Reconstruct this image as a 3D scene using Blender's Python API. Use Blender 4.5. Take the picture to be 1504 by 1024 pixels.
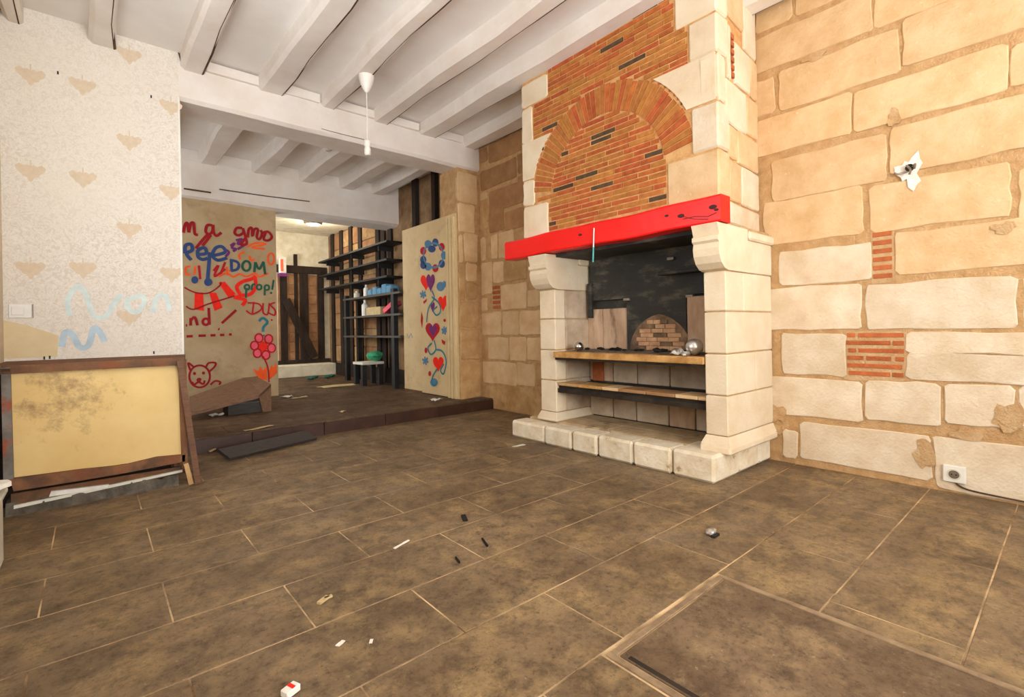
import bpy, bmesh, math, random
from mathutils import Vector, Matrix
random.seed(7)
for o in list(bpy.data.objects): bpy.data.objects.remove(o)
SC = bpy.context.scene
COL = SC.collection
# ------------------------------------------------------------------ camera
F, YAW, HY, PH, H = 719.0, math.radians(40.6), 482.0, math.radians(1.0), 1.0
cam = bpy.data.cameras.new('camera'); camo = bpy.data.objects.new('camera', cam); COL.objects.link(camo)
cam.sensor_fit = 'HORIZONTAL'; cam.sensor_width = 36.0; cam.lens = F / 1504 * 36
cam.shift_y = -(512 - HY) / 1504
cam.clip_start = 0.02; cam.clip_end = 100
FW = Vector((math.sin(YAW), math.cos(YAW), 0)); LR = Vector((math.cos(YAW), -math.sin(YAW), 0)); UP = Vector((0, 0, 1))
RR = LR * math.cos(PH) - UP * math.sin(PH); UU = LR * math.sin(PH) + UP * math.cos(PH)
camo.matrix_world = Matrix(((RR.x, UU.x, -FW.x, 0), (RR.y, UU.y, -FW.y, 0), (RR.z, UU.z, -FW.z, H), (0, 0, 0, 1)))
SC.camera = camo
# ------------------------------------------------------------------ world, lights, exposure
w = bpy.data.worlds.new('world'); SC.world = w; w.use_nodes = True
wn = w.node_tree.nodes; wn['Background'].inputs[0].default_value = (0.86, 0.92, 1.0, 1); wn['Background'].inputs[1].default_value = 1.2
XLW = -0.48
def area(name, loc, direction, sx, sy, power, col=(1, 0.96, 0.9)):
    l = bpy.data.lights.new(name, 'AREA'); l.shape = 'RECTANGLE'; l.size = sx; l.size_y = sy; l.energy = power; l.color = col
    o = bpy.data.objects.new(name, l); COL.objects.link(o); o.location = loc
    o.rotation_euler = Vector(direction).to_track_quat('-Z', 'Z').to_euler()
    return o
DAY = (0.93, 0.97, 1.0)
area('added_front_daylight', (0.75, -2.48, 1.75), (0.1, 1, 0.85), 1.3, 2.2, 290, DAY)  # daylight added behind the camera, at an unseen window
area('added_front_daylight', (2.55, -2.48, 1.75), (-0.4, 1, 0.85), 1.3, 2.2, 50, DAY)  # second, weaker added daylight at the other unseen window
area('added_left_daylight', (XLW + .02, 2.9, 1.85), (1, 0.1, 0.25), 1.3, 1.9, 42, DAY)  # added out of view to even out the room's light
area('added_middle_daylight', (-0.92, 6.25, 1.75), (1, 0, -.15), 1.2, 1.8, 19, DAY)  # added to light the middle room from an unseen opening
area('added_far_daylight', (0.15, 8.9, 1.8), (1, 0, 0), 1.6, 1.6, 70, DAY)  # added daylight for the back room, source out of view
vs = SC.view_settings; vs.view_transform = 'Standard'; vs.look = 'None'; vs.gamma = 1.0; vs.use_curve_mapping = False
vs.exposure = 0.0
# ------------------------------------------------------------------ helpers
def ray(px, py):
    u = (px - 752) / F; v = (HY - py) / F; c, s = math.cos(PH), math.sin(PH)
    return FW + LR * (u * c + v * s) + UP * (-u * s + v * c)
CAM = Vector((0, 0, H))
def onX(px, py, x): r = ray(px, py); return CAM + r * (x / r.x)
def onY(px, py, y): r = ray(px, py); return CAM + r * (y / r.y)
def onZ(px, py, z): r = ray(px, py); return CAM + r * ((z - H) / r.z)
def srgb(r, g, b):
    f = lambda c: (c / 255 / 12.92) if c / 255 <= 0.04045 else ((c / 255 + 0.055) / 1.055) ** 2.4
    return (f(r), f(g), f(b), 1)
MATS = {}
def mat(name, c1, c2=None, scale=6, rough=0.85, bump=0.0, bscale=40, var=0.0, metal=0.0, spots=None, stretch=(1, 1, 1), lo=0.35, hi=0.65, detail=6, spot_scale=3, spot_lo=0.55, spot_hi=0.7, hue=0.0):
    m = bpy.data.materials.new(name); m.use_nodes = True; nt = m.node_tree; N = nt.nodes; L = nt.links
    b = N['Principled BSDF']; b.inputs['Roughness'].default_value = rough; b.inputs['Metallic'].default_value = metal
    if rough > 0.7: b.inputs['Specular IOR Level'].default_value = 0.25
    geo = N.new('ShaderNodeNewGeometry'); mp = N.new('ShaderNodeMapping'); mp.inputs['Scale'].default_value = stretch
    L.new(geo.outputs['Position'], mp.inputs['Vector'])
    nz = N.new('ShaderNodeTexNoise'); nz.inputs['Scale'].default_value = scale; nz.inputs['Detail'].default_value = detail; nz.inputs['Roughness'].default_value = 0.6
    L.new(mp.outputs[0], nz.inputs['Vector'])
    rp = N.new('ShaderNodeValToRGB'); rp.color_ramp.elements[0].position = lo; rp.color_ramp.elements[1].position = hi
    rp.color_ramp.elements[0].color = c1; rp.color_ramp.elements[1].color = c2 or c1
    L.new(nz.outputs['Fac'], rp.inputs['Fac']); out = rp.outputs['Color']
    if spots:
        n2 = N.new('ShaderNodeTexNoise'); n2.inputs['Scale'].default_value = spot_scale; n2.inputs['Detail'].default_value = 8; n2.inputs['Roughness'].default_value = 0.7
        L.new(mp.outputs[0], n2.inputs['Vector'])
        r2 = N.new('ShaderNodeValToRGB'); r2.color_ramp.elements[0].position = spot_lo; r2.color_ramp.elements[1].position = spot_hi
        L.new(n2.outputs['Fac'], r2.inputs['Fac'])
        mx = N.new('ShaderNodeMix'); mx.data_type = 'RGBA'; L.new(r2.outputs['Color'], mx.inputs[0]); L.new(out, mx.inputs[6]); mx.inputs[7].default_value = spots; out = mx.outputs[2]
    if var or hue:
        oi = N.new('ShaderNodeObjectInfo'); hs = N.new('ShaderNodeHueSaturation'); mr = N.new('ShaderNodeMapRange')
        mr.inputs['To Min'].default_value = 1 - var; mr.inputs['To Max'].default_value = 1 + var
        L.new(oi.outputs['Random'], mr.inputs['Value']); L.new(mr.outputs[0], hs.inputs['Value']); L.new(out, hs.inputs['Color'])
        if hue:
            m2 = N.new('ShaderNodeMath'); m2.operation = 'FRACT'; m3 = N.new('ShaderNodeMath'); m3.operation = 'MULTIPLY'; m3.inputs[1].default_value = 7.31
            L.new(oi.outputs['Random'], m3.inputs[0]); L.new(m3.outputs[0], m2.inputs[0])
            mh = N.new('ShaderNodeMapRange'); mh.inputs['To Min'].default_value = 0.5 - hue; mh.inputs['To Max'].default_value = 0.5 + hue
            L.new(m2.outputs[0], mh.inputs['Value']); L.new(mh.outputs[0], hs.inputs['Hue'])
        out = hs.outputs['Color']
    L.new(out, b.inputs['Base Color'])
    if bump:
        n3 = N.new('ShaderNodeTexNoise'); n3.inputs['Scale'].default_value = bscale; n3.inputs['Detail'].default_value = 5
        L.new(mp.outputs[0], n3.inputs['Vector'])
        bp = N.new('ShaderNodeBump'); bp.inputs['Strength'].default_value = bump; bp.inputs['Distance'].default_value = 0.01
        L.new(n3.outputs['Fac'], bp.inputs['Height']); L.new(bp.outputs[0], b.inputs['Normal'])
    MATS[name] = m
    return m
WL = {}
class MB:
    def __init__(s): s.v = []; s.f = []; s.smooth = False
    def add(s, vs, fs):
        n = len(s.v); s.v += [Vector(p) for p in vs]; s.f += [tuple(i + n for i in f) for f in fs]; return s
    def box(s, x0, x1, y0, y1, z0, z1):
        return s.add([(x0, y0, z0), (x1, y0, z0), (x1, y1, z0), (x0, y1, z0), (x0, y0, z1), (x1, y0, z1), (x1, y1, z1), (x0, y1, z1)],
                     [(3, 2, 1, 0), (4, 5, 6, 7), (0, 1, 5, 4), (1, 2, 6, 5), (2, 3, 7, 6), (3, 0, 4, 7)])
    def obox(s, c, ax, ay, az):
        c, ax, ay, az = map(Vector, (c, ax, ay, az)); P = []
        for k in (-1, 1):
            for i, j in ((-1, -1), (1, -1), (1, 1), (-1, 1)): P.append(c + ax * i + ay * j + az * k)
        return s.add(P, [(3, 2, 1, 0), (4, 5, 6, 7), (0, 1, 5, 4), (1, 2, 6, 5), (2, 3, 7, 6), (3, 0, 4, 7)])
    def prism(s, poly, d):
        d = Vector(d); n = len(poly); P = [Vector(p) for p in poly] + [Vector(p) + d for p in poly]
        return s.add(P, [tuple(range(n))[::-1], tuple(range(n, 2 * n))] + [(i, (i + 1) % n, n + (i + 1) % n, n + i) for i in range(n)])
    def tube(s, pts, r, n=8):
        pts = [Vector(p) for p in pts]; rings = []
        for i, p in enumerate(pts):
            t = (pts[min(i + 1, len(pts) - 1)] - pts[max(i - 1, 0)]).normalized()
            a = t.orthogonal().normalized() if i == 0 else (rings[-1][1] - t * rings[-1][1].dot(t)).normalized()
            b = t.cross(a); rr = r[i] if isinstance(r, (list, tuple)) else r
            rings.append(([p + (a * math.cos(k * 2 * math.pi / n) + b * math.sin(k * 2 * math.pi / n)) * rr for k in range(n)], a))
        V = [q for R, _ in rings for q in R]; Fc = []
        for i in range(len(pts) - 1):
            for k in range(n): Fc.append((i * n + k, i * n + (k + 1) % n, (i + 1) * n + (k + 1) % n, (i + 1) * n + k))
        Fc += [tuple(range(n))[::-1], tuple(range((len(pts) - 1) * n, len(pts) * n))]
        return s.add(V, Fc)
    def lathe(s, c, prof, n=16):
        c = Vector(c); V = []; Fc = []
        for r, z in prof:
            for k in range(n): a = 2 * math.pi * k / n; V.append(c + Vector((r * math.cos(a), r * math.sin(a), z)))
        for i in range(len(prof) - 1):
            for k in range(n): Fc.append((i * n + k, i * n + (k + 1) % n, (i + 1) * n + (k + 1) % n, (i + 1) * n + k))
        Fc += [tuple(range(n))[::-1], tuple(range((len(prof) - 1) * n, len(prof) * n))]
        return s.add(V, Fc)
    def ico(s, c, r, sub=2, sq=(1, 1, 1), jit=0.0):
        bm = bmesh.new(); bmesh.ops.create_icosphere(bm, subdivisions=sub, radius=1); bm.verts.ensure_lookup_table()
        P = []
        for v in bm.verts:
            k = 1 + random.uniform(-jit, jit); P.append(Vector(c) + Vector((v.co.x * sq[0], v.co.y * sq[1], v.co.z * sq[2])) * r * k)
        s.add(P, [tuple(v.index for v in f.verts) for f in bm.faces]); bm.free(); return s
    def build(s, name, m, parent=None, bevel=0.0, smooth=False):
        me = bpy.data.meshes.new(name)
        lo = Vector((min(p.x for p in s.v), min(p.y for p in s.v), min(p.z for p in s.v))); hi = Vector((max(p.x for p in s.v), max(p.y for p in s.v), max(p.z for p in s.v)))
        o0 = Vector(((lo.x + hi.x) / 2, (lo.y + hi.y) / 2, lo.z))
        me.from_pydata([tuple(p - o0) for p in s.v], [], s.f); me.update()
        bm = bmesh.new(); bm.from_mesh(me); bmesh.ops.recalc_face_normals(bm, faces=bm.faces)
        if bevel: bmesh.ops.bevel(bm, geom=list(bm.edges), offset=bevel, segments=1, affect='EDGES', profile=0.5)
        bm.to_mesh(me); bm.free()
        if smooth or s.smooth:
            for p in me.polygons: p.use_smooth = True
        o = bpy.data.objects.new(name, me); COL.objects.link(o)
        me.materials.append(MATS[m] if isinstance(m, str) else m)
        place(o, o0, parent); return o
def place(o, loc, parent=None):
    WL[o.name] = Vector(loc)
    if parent: o.parent = parent; o.location = Vector(loc) - WL[parent.name]
    else: o.location = loc
def empty(name, loc): 
    o = bpy.data.objects.new(name, None); COL.objects.link(o); o.empty_display_size = 0.1; place(o, loc); return o
def tag(o, label, cat, group=None):
    o['label'] = label; o['category'] = cat
    if group: o['group'] = group
    return o
def struct(o, label=None):
    o['kind'] = 'structure'
    if label: o['label'] = label
    return o
def share(src, loc, parent):
    o = bpy.data.objects.new(src.name.split('.')[0], src.data); COL.objects.link(o); place(o, loc, parent); return o
def block(parent, name, O, a, n, r, m, depth=0.03, proud=0.0, jit=0.008, bev=0.008, ch=0.02, sub=1):
    """a dressed stone on a wall face: rough outline, chamfered rim; O origin, a horizontal axis, n outward normal, r = (a0, a1, z0, z1)"""
    O, a, n = Vector(O), Vector(a), Vector(n); a0, a1, z0, z1 = r; proud += random.uniform(0, .004)
    if a0 > a1: a0, a1 = a1, a0
    ch = min(ch, (a1 - a0) * 0.2, (z1 - z0) * 0.2); j = lambda: random.uniform(-jit, jit)
    am, zm = (a0 + a1) / 2, (z0 + z1) / 2
    out = [(a0 + ch, z0), (am, z0), (a1 - ch, z0), (a1, z0 + ch), (a1, zm), (a1, z1 - ch), (a1 - ch, z1), (am, z1), (a0 + ch, z1), (a0, z1 - ch), (a0, zm), (a0, z0 + ch)]
    if sub > 1:
        o2 = []
        for i, (x, z) in enumerate(out):
            x2, z2 = out[(i + 1) % len(out)]; m_ = 2 if math.hypot(x2 - x, z2 - z) > .12 else 1
            o2 += [(x + (x2 - x) * q_ / m_, z + (z2 - z) * q_ / m_) for q_ in range(m_)]
        out = o2
    out = [(x + j(), z + j()) for x, z in out]; k = len(out); V = []
    for t, ins in ((-depth, 0), (proud - bev, 0), (proud, bev)):
        for x, z in out:
            dx, dz = am - x, zm - z; l = math.hypot(dx, dz) or 1
            V.append(O + a * (x + dx / l * ins * 1.2) + UP * (z + dz / l * ins * 1.2) + n * t)
    Fc = [(i + q * k, (i + 1) % k + q * k, (i + 1) % k + (q + 1) * k, i + (q + 1) * k) for q in (0, 1) for i in range(k)] + [tuple(range(2 * k, 3 * k))]
    mb = MB(); mb.add(V, Fc); return mb.build(name, m, parent)
def catmull(P, n=5, closed=False):
    if len(P) < 3: return P
    Q = []; L = len(P)
    rng = range(L if closed else L - 1)
    for i in rng:
        g = (lambda k: P[k % L]) if closed else (lambda k: P[max(0, min(L - 1, k))])
        p0, p1, p2, p3 = g(i - 1), g(i), g(i + 1), g(i + 2)
        for k in range(n):
            t = k / n
            Q.append(tuple(0.5 * (2 * b + (c - a) * t + (2 * a - 5 * b + 4 * c - d) * t * t + (3 * b - a - 3 * c + d) * t ** 3) for a, b, c, d in zip(p0, p1, p2, p3)))
    if not closed: Q.append(tuple(P[-1]))
    else: Q.append(Q[0])
    return Q
def stroke(mb, pts, wd, nrm, t=0.0):
    """a painted line lying on a wall: a flat ribbon of width wd through 3-D points"""
    k0 = len(mb.v) // 2; pts = [Vector(p) + Vector(nrm) * (t + (k0 + i) * 1.5e-5) for i, p in enumerate(pts)]; V = []
    for i, p in enumerate(pts):
        d = (pts[min(i + 1, len(pts) - 1)] - pts[max(i - 1, 0)]); d = d.normalized() if d.length > 1e-9 else Vector((1, 0, 0))
        s = d.cross(Vector(nrm)).normalized() * wd / 2
        V += [p - s, p + s]
    mb.add(V, [(2 * i, 2 * i + 1, 2 * i + 3, 2 * i + 2) for i in range(len(pts) - 1)])
def fill(mb, pts, nrm, t=0.0):
    P = [Vector(p) + Vector(nrm) * t for p in pts]; mb.add(P, [tuple(range(len(P)))])
# ------------------------------------------------------------------ materials
mat('stone_white', srgb(230, 214, 190), srgb(213, 190, 158), 5, 0.9, 0.5, 60, var=0.05, spots=srgb(206, 178, 142), spot_scale=9, spot_lo=0.6, spot_hi=0.8)
mat('stone_tan', srgb(224, 192, 150), srgb(208, 170, 124), 6, 0.9, 0.5, 60, var=0.06, spots=srgb(238, 214, 176), spot_scale=22, spot_lo=0.62, spot_hi=0.75)
mat('stone_ochre', srgb(202, 164, 116), srgb(174, 132, 84), 6, 0.92, 0.6, 55, var=0.09, spots=srgb(150, 104, 60), spot_scale=7, spot_lo=0.6, spot_hi=0.78)
mat('stone_brown', srgb(178, 134, 92), srgb(154, 112, 74), 6, 0.92, 0.6, 55, var=0.1)
mat('stone_pale', srgb(232, 216, 190), srgb(222, 200, 168), 4, 0.85, 0.3, 70, var=0.04, spots=srgb(206, 180, 140), spot_scale=4, spot_lo=0.62, spot_hi=0.8)
mat('stone_grey', srgb(212, 192, 168), srgb(180, 156, 130), 5, 0.9, 0.4, 60, var=0.06)
mat('hearth_stone', srgb(238, 226, 204), srgb(220, 200, 168), 9, 0.9, 0.6, 50, var=0.04, spots=srgb(130, 98, 66), spot_scale=9, spot_lo=0.63, spot_hi=0.74)
mat('hearth_top', srgb(206, 178, 140), srgb(176, 146, 108), 6, 0.9, 0.4, 50, var=0.04, spots=srgb(104, 76, 50), spot_scale=4)
mat('mortar_tan', srgb(204, 166, 120), srgb(182, 142, 96), 14, 0.95, 0.9, 90)
mat('mortar_pale', srgb(206, 174, 132), srgb(190, 150, 104), 12, 0.95, 0.9, 90)
mat('mortar_dark', srgb(150, 104, 62), srgb(128, 86, 50), 14, 0.95, 0.9, 90)
mat('brick', srgb(192, 106, 58), srgb(166, 82, 42), 18, 0.9, 0.5, 120, var=0.12, hue=0.008)
mat('brick_ochre', srgb(192, 128, 66), srgb(170, 102, 48), 18, 0.9, 0.5, 120, var=0.1, hue=0.006)
mat('brick_dark', srgb(98, 78, 58), srgb(78, 60, 46), 18, 0.9, 0.5, 120, var=0.2)
mat('brick_mortar', srgb(222, 176, 120), srgb(196, 142, 88), 12, 0.95, 0.7, 90)
mat('brick_wall', srgb(192, 108, 64), srgb(168, 90, 52), 18, 0.9, 0.5, 120, var=0.12)
mat('red_paint', srgb(246, 20, 10), srgb(234, 12, 8), 5, 0.35, 0.15, 30, stretch=(1, 0.2, 1))
mat('knot', srgb(70, 8, 8), srgb(50, 6, 6), 20, 0.6)
mat('soot', srgb(34, 33, 30), srgb(50, 47, 41), 5, 0.7, 0.3, 30, spots=srgb(120, 110, 92), spot_scale=5, spot_lo=0.54, spot_hi=0.8, stretch=(1, .6, 1.6))
mat('fire_brown', srgb(206, 176, 148), srgb(176, 144, 116), 9, 0.92, 0.4, 50, var=0.08, spots=srgb(92, 70, 54), spot_scale=5, stretch=(1, 1, 0.3))
mat('fire_soot', srgb(150, 120, 94), srgb(96, 76, 60), 9, 0.92, 0.5, 50)
mat('fire_brick', srgb(206, 166, 128), srgb(176, 132, 100), 12, 0.92, 0.5, 50, var=0.12)
mat('shelf_stone', srgb(206, 160, 98), srgb(168, 120, 66), 10, 0.9, 0.4, 60, spots=srgb(110, 80, 48), spot_scale=11, spot_lo=0.6, spot_hi=0.75)
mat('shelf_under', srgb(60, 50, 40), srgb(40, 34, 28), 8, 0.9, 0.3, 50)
def floor_mat(name, a, b, c, var, spec=0.35):
    m = mat(name, srgb(*a), srgb(*b), 1.9, 0.5, 0.0, 34, var=var, spots=srgb(*c), spot_scale=4.2, spot_lo=0.48, spot_hi=0.68, lo=0.36, hi=0.62, detail=9)
    N = m.node_tree.nodes; L = m.node_tree.links; b = N['Principled BSDF']; b.inputs['Specular IOR Level'].default_value = spec
    g = N.new('ShaderNodeNewGeometry')
    def noise(sc, det=8, ro=.7, di=0.0):
        n = N.new('ShaderNodeTexNoise'); n.inputs['Scale'].default_value = sc; n.inputs['Detail'].default_value = det; n.inputs['Roughness'].default_value = ro; n.inputs['Distortion'].default_value = di
        L.new(g.outputs['Position'], n.inputs['Vector']); return n.outputs['Fac']
    r = N.new('ShaderNodeMapRange'); r.inputs['From Min'].default_value = 0.3; r.inputs['From Max'].default_value = 0.7; r.inputs['To Min'].default_value = 0.38; r.inputs['To Max'].default_value = 0.75
    L.new(noise(3.0), r.inputs['Value']); L.new(r.outputs[0], b.inputs['Roughness'])
    src = b.inputs['Base Color'].links[0].from_socket
    def over(src, fac, lo, hi, col, top=1.0):
        rr = N.new('ShaderNodeValToRGB'); rr.color_ramp.elements[0].position = lo; rr.color_ramp.elements[1].position = hi; rr.color_ramp.elements[1].color = (top, top, top, 1); L.new(fac, rr.inputs['Fac'])
        mx = N.new('ShaderNodeMix'); mx.data_type = 'RGBA'; L.new(rr.outputs['Color'], mx.inputs[0]); L.new(src, mx.inputs[6]); mx.inputs[7].default_value = srgb(*col); return mx.outputs[2]
    o = over(src, noise(11, 12, .82, .15), .46, .66, (64, 49, 36), .85)          # dark scuffs
    o = over(o, noise(8.3, 12, .84, .1), .56, .72, (162, 138, 102), .6)       # ochre dust
    o = over(o, noise(1.1, 4), .6, .78, (142, 128, 112), .55)                # grey worn patches
    o = over(o, noise(48, 6, .8), .53, .68, (56, 43, 32), .75)              # fine grain, dark
    o = over(o, noise(36, 7, .82), .6, .74, (204, 182, 146), .75)              # fine light specks
    L.new(o, b.inputs['Base Color'])
    bp = N.new('ShaderNodeBump'); bp.inputs['Strength'].default_value = .3; bp.inputs['Distance'].default_value = .006; L.new(noise(28, 8, .75), bp.inputs['Height']); L.new(bp.outputs[0], b.inputs['Normal'])
floor_mat('tile', (138, 116, 88), (108, 88, 64), (158, 132, 92), 0.07)
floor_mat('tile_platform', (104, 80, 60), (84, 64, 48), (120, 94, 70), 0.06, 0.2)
mat('grout', srgb(216, 186, 144), srgb(104, 80, 56), 3.5, 0.95, 0.4, 60)
mat('grout_dark', srgb(96, 72, 52), srgb(80, 60, 44), 20, 0.95)
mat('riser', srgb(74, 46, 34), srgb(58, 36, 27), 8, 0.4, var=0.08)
mat('white_paint', srgb(238, 230, 222), srgb(228, 216, 204), 3, 0.6, 0.25, 18, var=0.02)
mat('white_boards', srgb(240, 234, 228), srgb(232, 224, 216), 2, 0.7, 0.12, 14)
mat('crack_shade', srgb(104, 78, 58), srgb(72, 52, 40), 12, 0.9)  # dark brown shared by cracks, gaps, a cable and the joists' painted shade
mat('far_plaster', srgb(236, 226, 202), srgb(214, 200, 170), 6, 0.9, 0.3, 30)
mat('plain_plaster', srgb(226, 212, 186), srgb(216, 200, 172), 3, 0.9, 0.2, 30)
mat('graffiti_wall', srgb(196, 172, 136), srgb(180, 154, 116), 3, 0.9, 0.2, 30, spots=srgb(168, 144, 108), spot_scale=4)
mat('door_paint', srgb(222, 196, 148), srgb(210, 182, 134), 3, 0.6, 0.1, 20, spots=srgb(196, 166, 118), spot_scale=5)
mat('motif', srgb(222, 204, 178), srgb(214, 194, 166), 30, 0.85)
mat('beige_patch', srgb(226, 206, 164), srgb(220, 198, 156), 10, 0.8)
mat('timber_dark', srgb(58, 44, 34), srgb(40, 31, 25), 10, 0.85, 0.4, 40, var=0.1, stretch=(1, 1, 0.2))
mat('infill', srgb(176, 142, 100), srgb(146, 112, 74), 7, 0.92, 0.5, 40, var=0.12, spots=srgb(196, 170, 130), spot_scale=4)
mat('infill_red', srgb(168, 124, 86), srgb(140, 100, 68), 7, 0.92, 0.5, 40, var=0.1)
mat('wood_brown', srgb(120, 82, 54), srgb(92, 60, 40), 14, 0.7, 0.3, 40, var=0.05, stretch=(1, 6, 6))
mat('wood_bench', srgb(138, 104, 76), srgb(106, 76, 54), 10, 0.65, 0.2, 40, stretch=(1.2, 9, 9))
mat('wood_worn', srgb(134, 92, 62), srgb(92, 68, 52), 9, 0.85, 0.5, 40, spots=srgb(124, 76, 50), spot_scale=6, spot_lo=0.5, spot_hi=0.65)
mat('grey_worn', srgb(128, 124, 118), srgb(100, 92, 84), 9, 0.85, 0.4, 40, spots=srgb(146, 78, 50), spot_scale=5, spot_lo=0.5, spot_hi=0.62)
def yellow_panel():
    m = mat('yellow_panel', srgb(222, 192, 128), srgb(212, 178, 112), 3, 0.6, 0.05, 20); N = m.node_tree.nodes; L = m.node_tree.links; b = N['Principled BSDF']; src = b.inputs['Base Color'].links[0].from_socket
    g = N.new('ShaderNodeNewGeometry'); nz = N.new('ShaderNodeTexNoise'); nz.inputs['Scale'].default_value = 11; nz.inputs['Detail'].default_value = 9; nz.inputs['Roughness'].default_value = 0.75; L.new(g.outputs['Position'], nz.inputs['Vector'])
    ds = N.new('ShaderNodeVectorMath'); ds.operation = 'DISTANCE'; L.new(g.outputs['Position'], ds.inputs[0]); ds.inputs[1].default_value = (-0.13, 3.88, 0.64)
    mr = N.new('ShaderNodeMapRange'); mr.inputs['From Min'].default_value = 0.08; mr.inputs['From Max'].default_value = 0.42; mr.inputs['To Min'].default_value = 0.16; mr.inputs['To Max'].default_value = -0.12; L.new(ds.outputs['Value'], mr.inputs['Value'])
    ad = N.new('ShaderNodeMath'); ad.operation = 'ADD'; L.new(nz.outputs['Fac'], ad.inputs[0]); L.new(mr.outputs[0], ad.inputs[1])
    rp = N.new('ShaderNodeValToRGB'); rp.color_ramp.elements[0].position = 0.56; rp.color_ramp.elements[1].position = 0.8; rp.color_ramp.elements[1].color = (.75, .75, .75, 1); L.new(ad.outputs[0], rp.inputs['Fac'])
    mx = N.new('ShaderNodeMix'); mx.data_type = 'RGBA'; L.new(rp.outputs[0], mx.inputs[0]); L.new(src, mx.inputs[6]); mx.inputs[7].default_value = srgb(120, 86, 52); L.new(mx.outputs[2], b.inputs['Base Color'])
yellow_panel()
mat('rubble', srgb(112, 104, 92), srgb(76, 68, 58), 14, 0.95, 0.8, 40)
mat('dark_wood', srgb(54, 46, 40), srgb(40, 33, 29), 12, 0.6, 0.2, 40, stretch=(1, 6, 6))
mat('plank_grey', srgb(72, 66, 62), srgb(54, 49, 46), 12, 0.45, 0.15, 40, stretch=(1, 6, 6))
mat('white_plastic', srgb(238, 234, 226), srgb(230, 226, 216), 4, 0.4)
mat('white_old', srgb(226, 222, 206), srgb(206, 204, 188), 6, 0.75, 0.2, 30)
mat('paper', srgb(240, 236, 228), srgb(224, 216, 204), 20, 0.9)
mat('paper_tan', srgb(206, 184, 140), srgb(190, 166, 120), 20, 0.9)
mat('black', srgb(24, 23, 22), srgb(18, 17, 17), 8, 0.6)
mat('steel', srgb(200, 200, 198), srgb(180, 180, 180), 4, 0.18, metal=1.0)
mat('foil', srgb(222, 220, 216), srgb(200, 198, 194), 10, 0.28, metal=0.8)
mat('metal_dull', srgb(150, 138, 122), srgb(120, 106, 90), 10, 0.5, metal=0.5)
mat('charcoal', srgb(40, 36, 32), srgb(24, 22, 20), 20, 0.95)
mat('ash', srgb(120, 106, 90), srgb(86, 74, 62), 30, 0.95, 0.5, 80)
floor_mat('hatch_slab', (128, 106, 82), (98, 78, 58), (150, 126, 94), 0.0)
mat('hatch_frame', srgb(158, 134, 104), srgb(112, 90, 68), 12, 0.6)
for n, c in dict(p_red=(178, 28, 34), p_darkred=(150, 22, 30), p_bright=(238, 40, 22), p_orange=(244, 92, 36), p_blue=(52, 74, 122), p_teal=(52, 120, 138), p_green=(44, 92, 76),
                 p_purple=(116, 46, 108), p_pink=(232, 96, 112), p_pale=(204, 216, 212), p_paleblue=(178, 196, 206), p_skyblue=(86, 126, 156), p_salmon=(240, 110, 70), p_green2=(64, 150, 110), p_turq=(90, 176, 172), p_bluepack=(96, 140, 168), p_yellow=(226, 190, 60)).items():
    mat(n, srgb(*c), srgb(*[min(255, int(k * 1.1)) for k in c]), 12, 0.75)
# wallpaper: fine damask scrolls printed in pale grey on cream
def wallpaper():
    m = bpy.data.materials.new('wallpaper'); m.use_nodes = True; N = m.node_tree.nodes; L = m.node_tree.links; b = N['Principled BSDF']; b.inputs['Roughness'].default_value = 0.8
    b.inputs['Specular IOR Level'].default_value = 0.2
    g = N.new('ShaderNodeNewGeometry')
    wv = N.new('ShaderNodeTexNoise'); wv.inputs['Scale'].default_value = 24; wv.inputs['Detail'].default_value = 1.5; wv.inputs['Distortion'].default_value = 2.2
    L.new(g.outputs['Position'], wv.inputs['Vector'])
    r = N.new('ShaderNodeValToRGB'); r.color_ramp.interpolation = 'EASE'
    e = r.color_ramp.elements; e[0].position = 0.42; e[0].color = srgb(210, 198, 184); e[1].position = 0.5; e[1].color = srgb(238, 232, 224)
    x = e.new(0.57); x.color = srgb(216, 205, 192); x = e.new(0.64); x.color = srgb(238, 231, 221)
    L.new(wv.outputs['Fac'], r.inputs['Fac'])
    n2 = N.new('ShaderNodeTexNoise'); n2.inputs['Scale'].default_value = 1.3; L.new(g.outputs['Position'], n2.inputs['Vector'])
    mx = N.new('ShaderNodeMix'); mx.data_type = 'RGBA'; L.new(n2.outputs['Fac'], mx.inputs[0]); L.new(r.outputs[0], mx.inputs[6]); mx.inputs[7].default_value = srgb(232, 223, 208)
    L.new(mx.outputs[2], b.inputs['Base Color']); MATS['wallpaper'] = m
wallpaper()
def glass():
    m = bpy.data.materials.new('window_glass'); m.use_nodes = True; b = m.node_tree.nodes['Principled BSDF']
    b.inputs['Transmission Weight'].default_value = 1.0; b.inputs['Roughness'].default_value = 0.0; b.inputs['IOR'].default_value = 1.02; MATS['window_glass'] = m
glass()
# ------------------------------------------------------------------ dimensions (metres)
XR, XL, Y0, YS, YB, YM, YF = 3.78, -0.48, -2.5, 4.8, 5.0, 7.2, 10.25     # right wall, left wall, front, step, back wall, graffiti wall, far wall
ZC, ZJ, ZP = 3.40, 3.27, 0.13                                            # ceiling boards, joist undersides, platform
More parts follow.
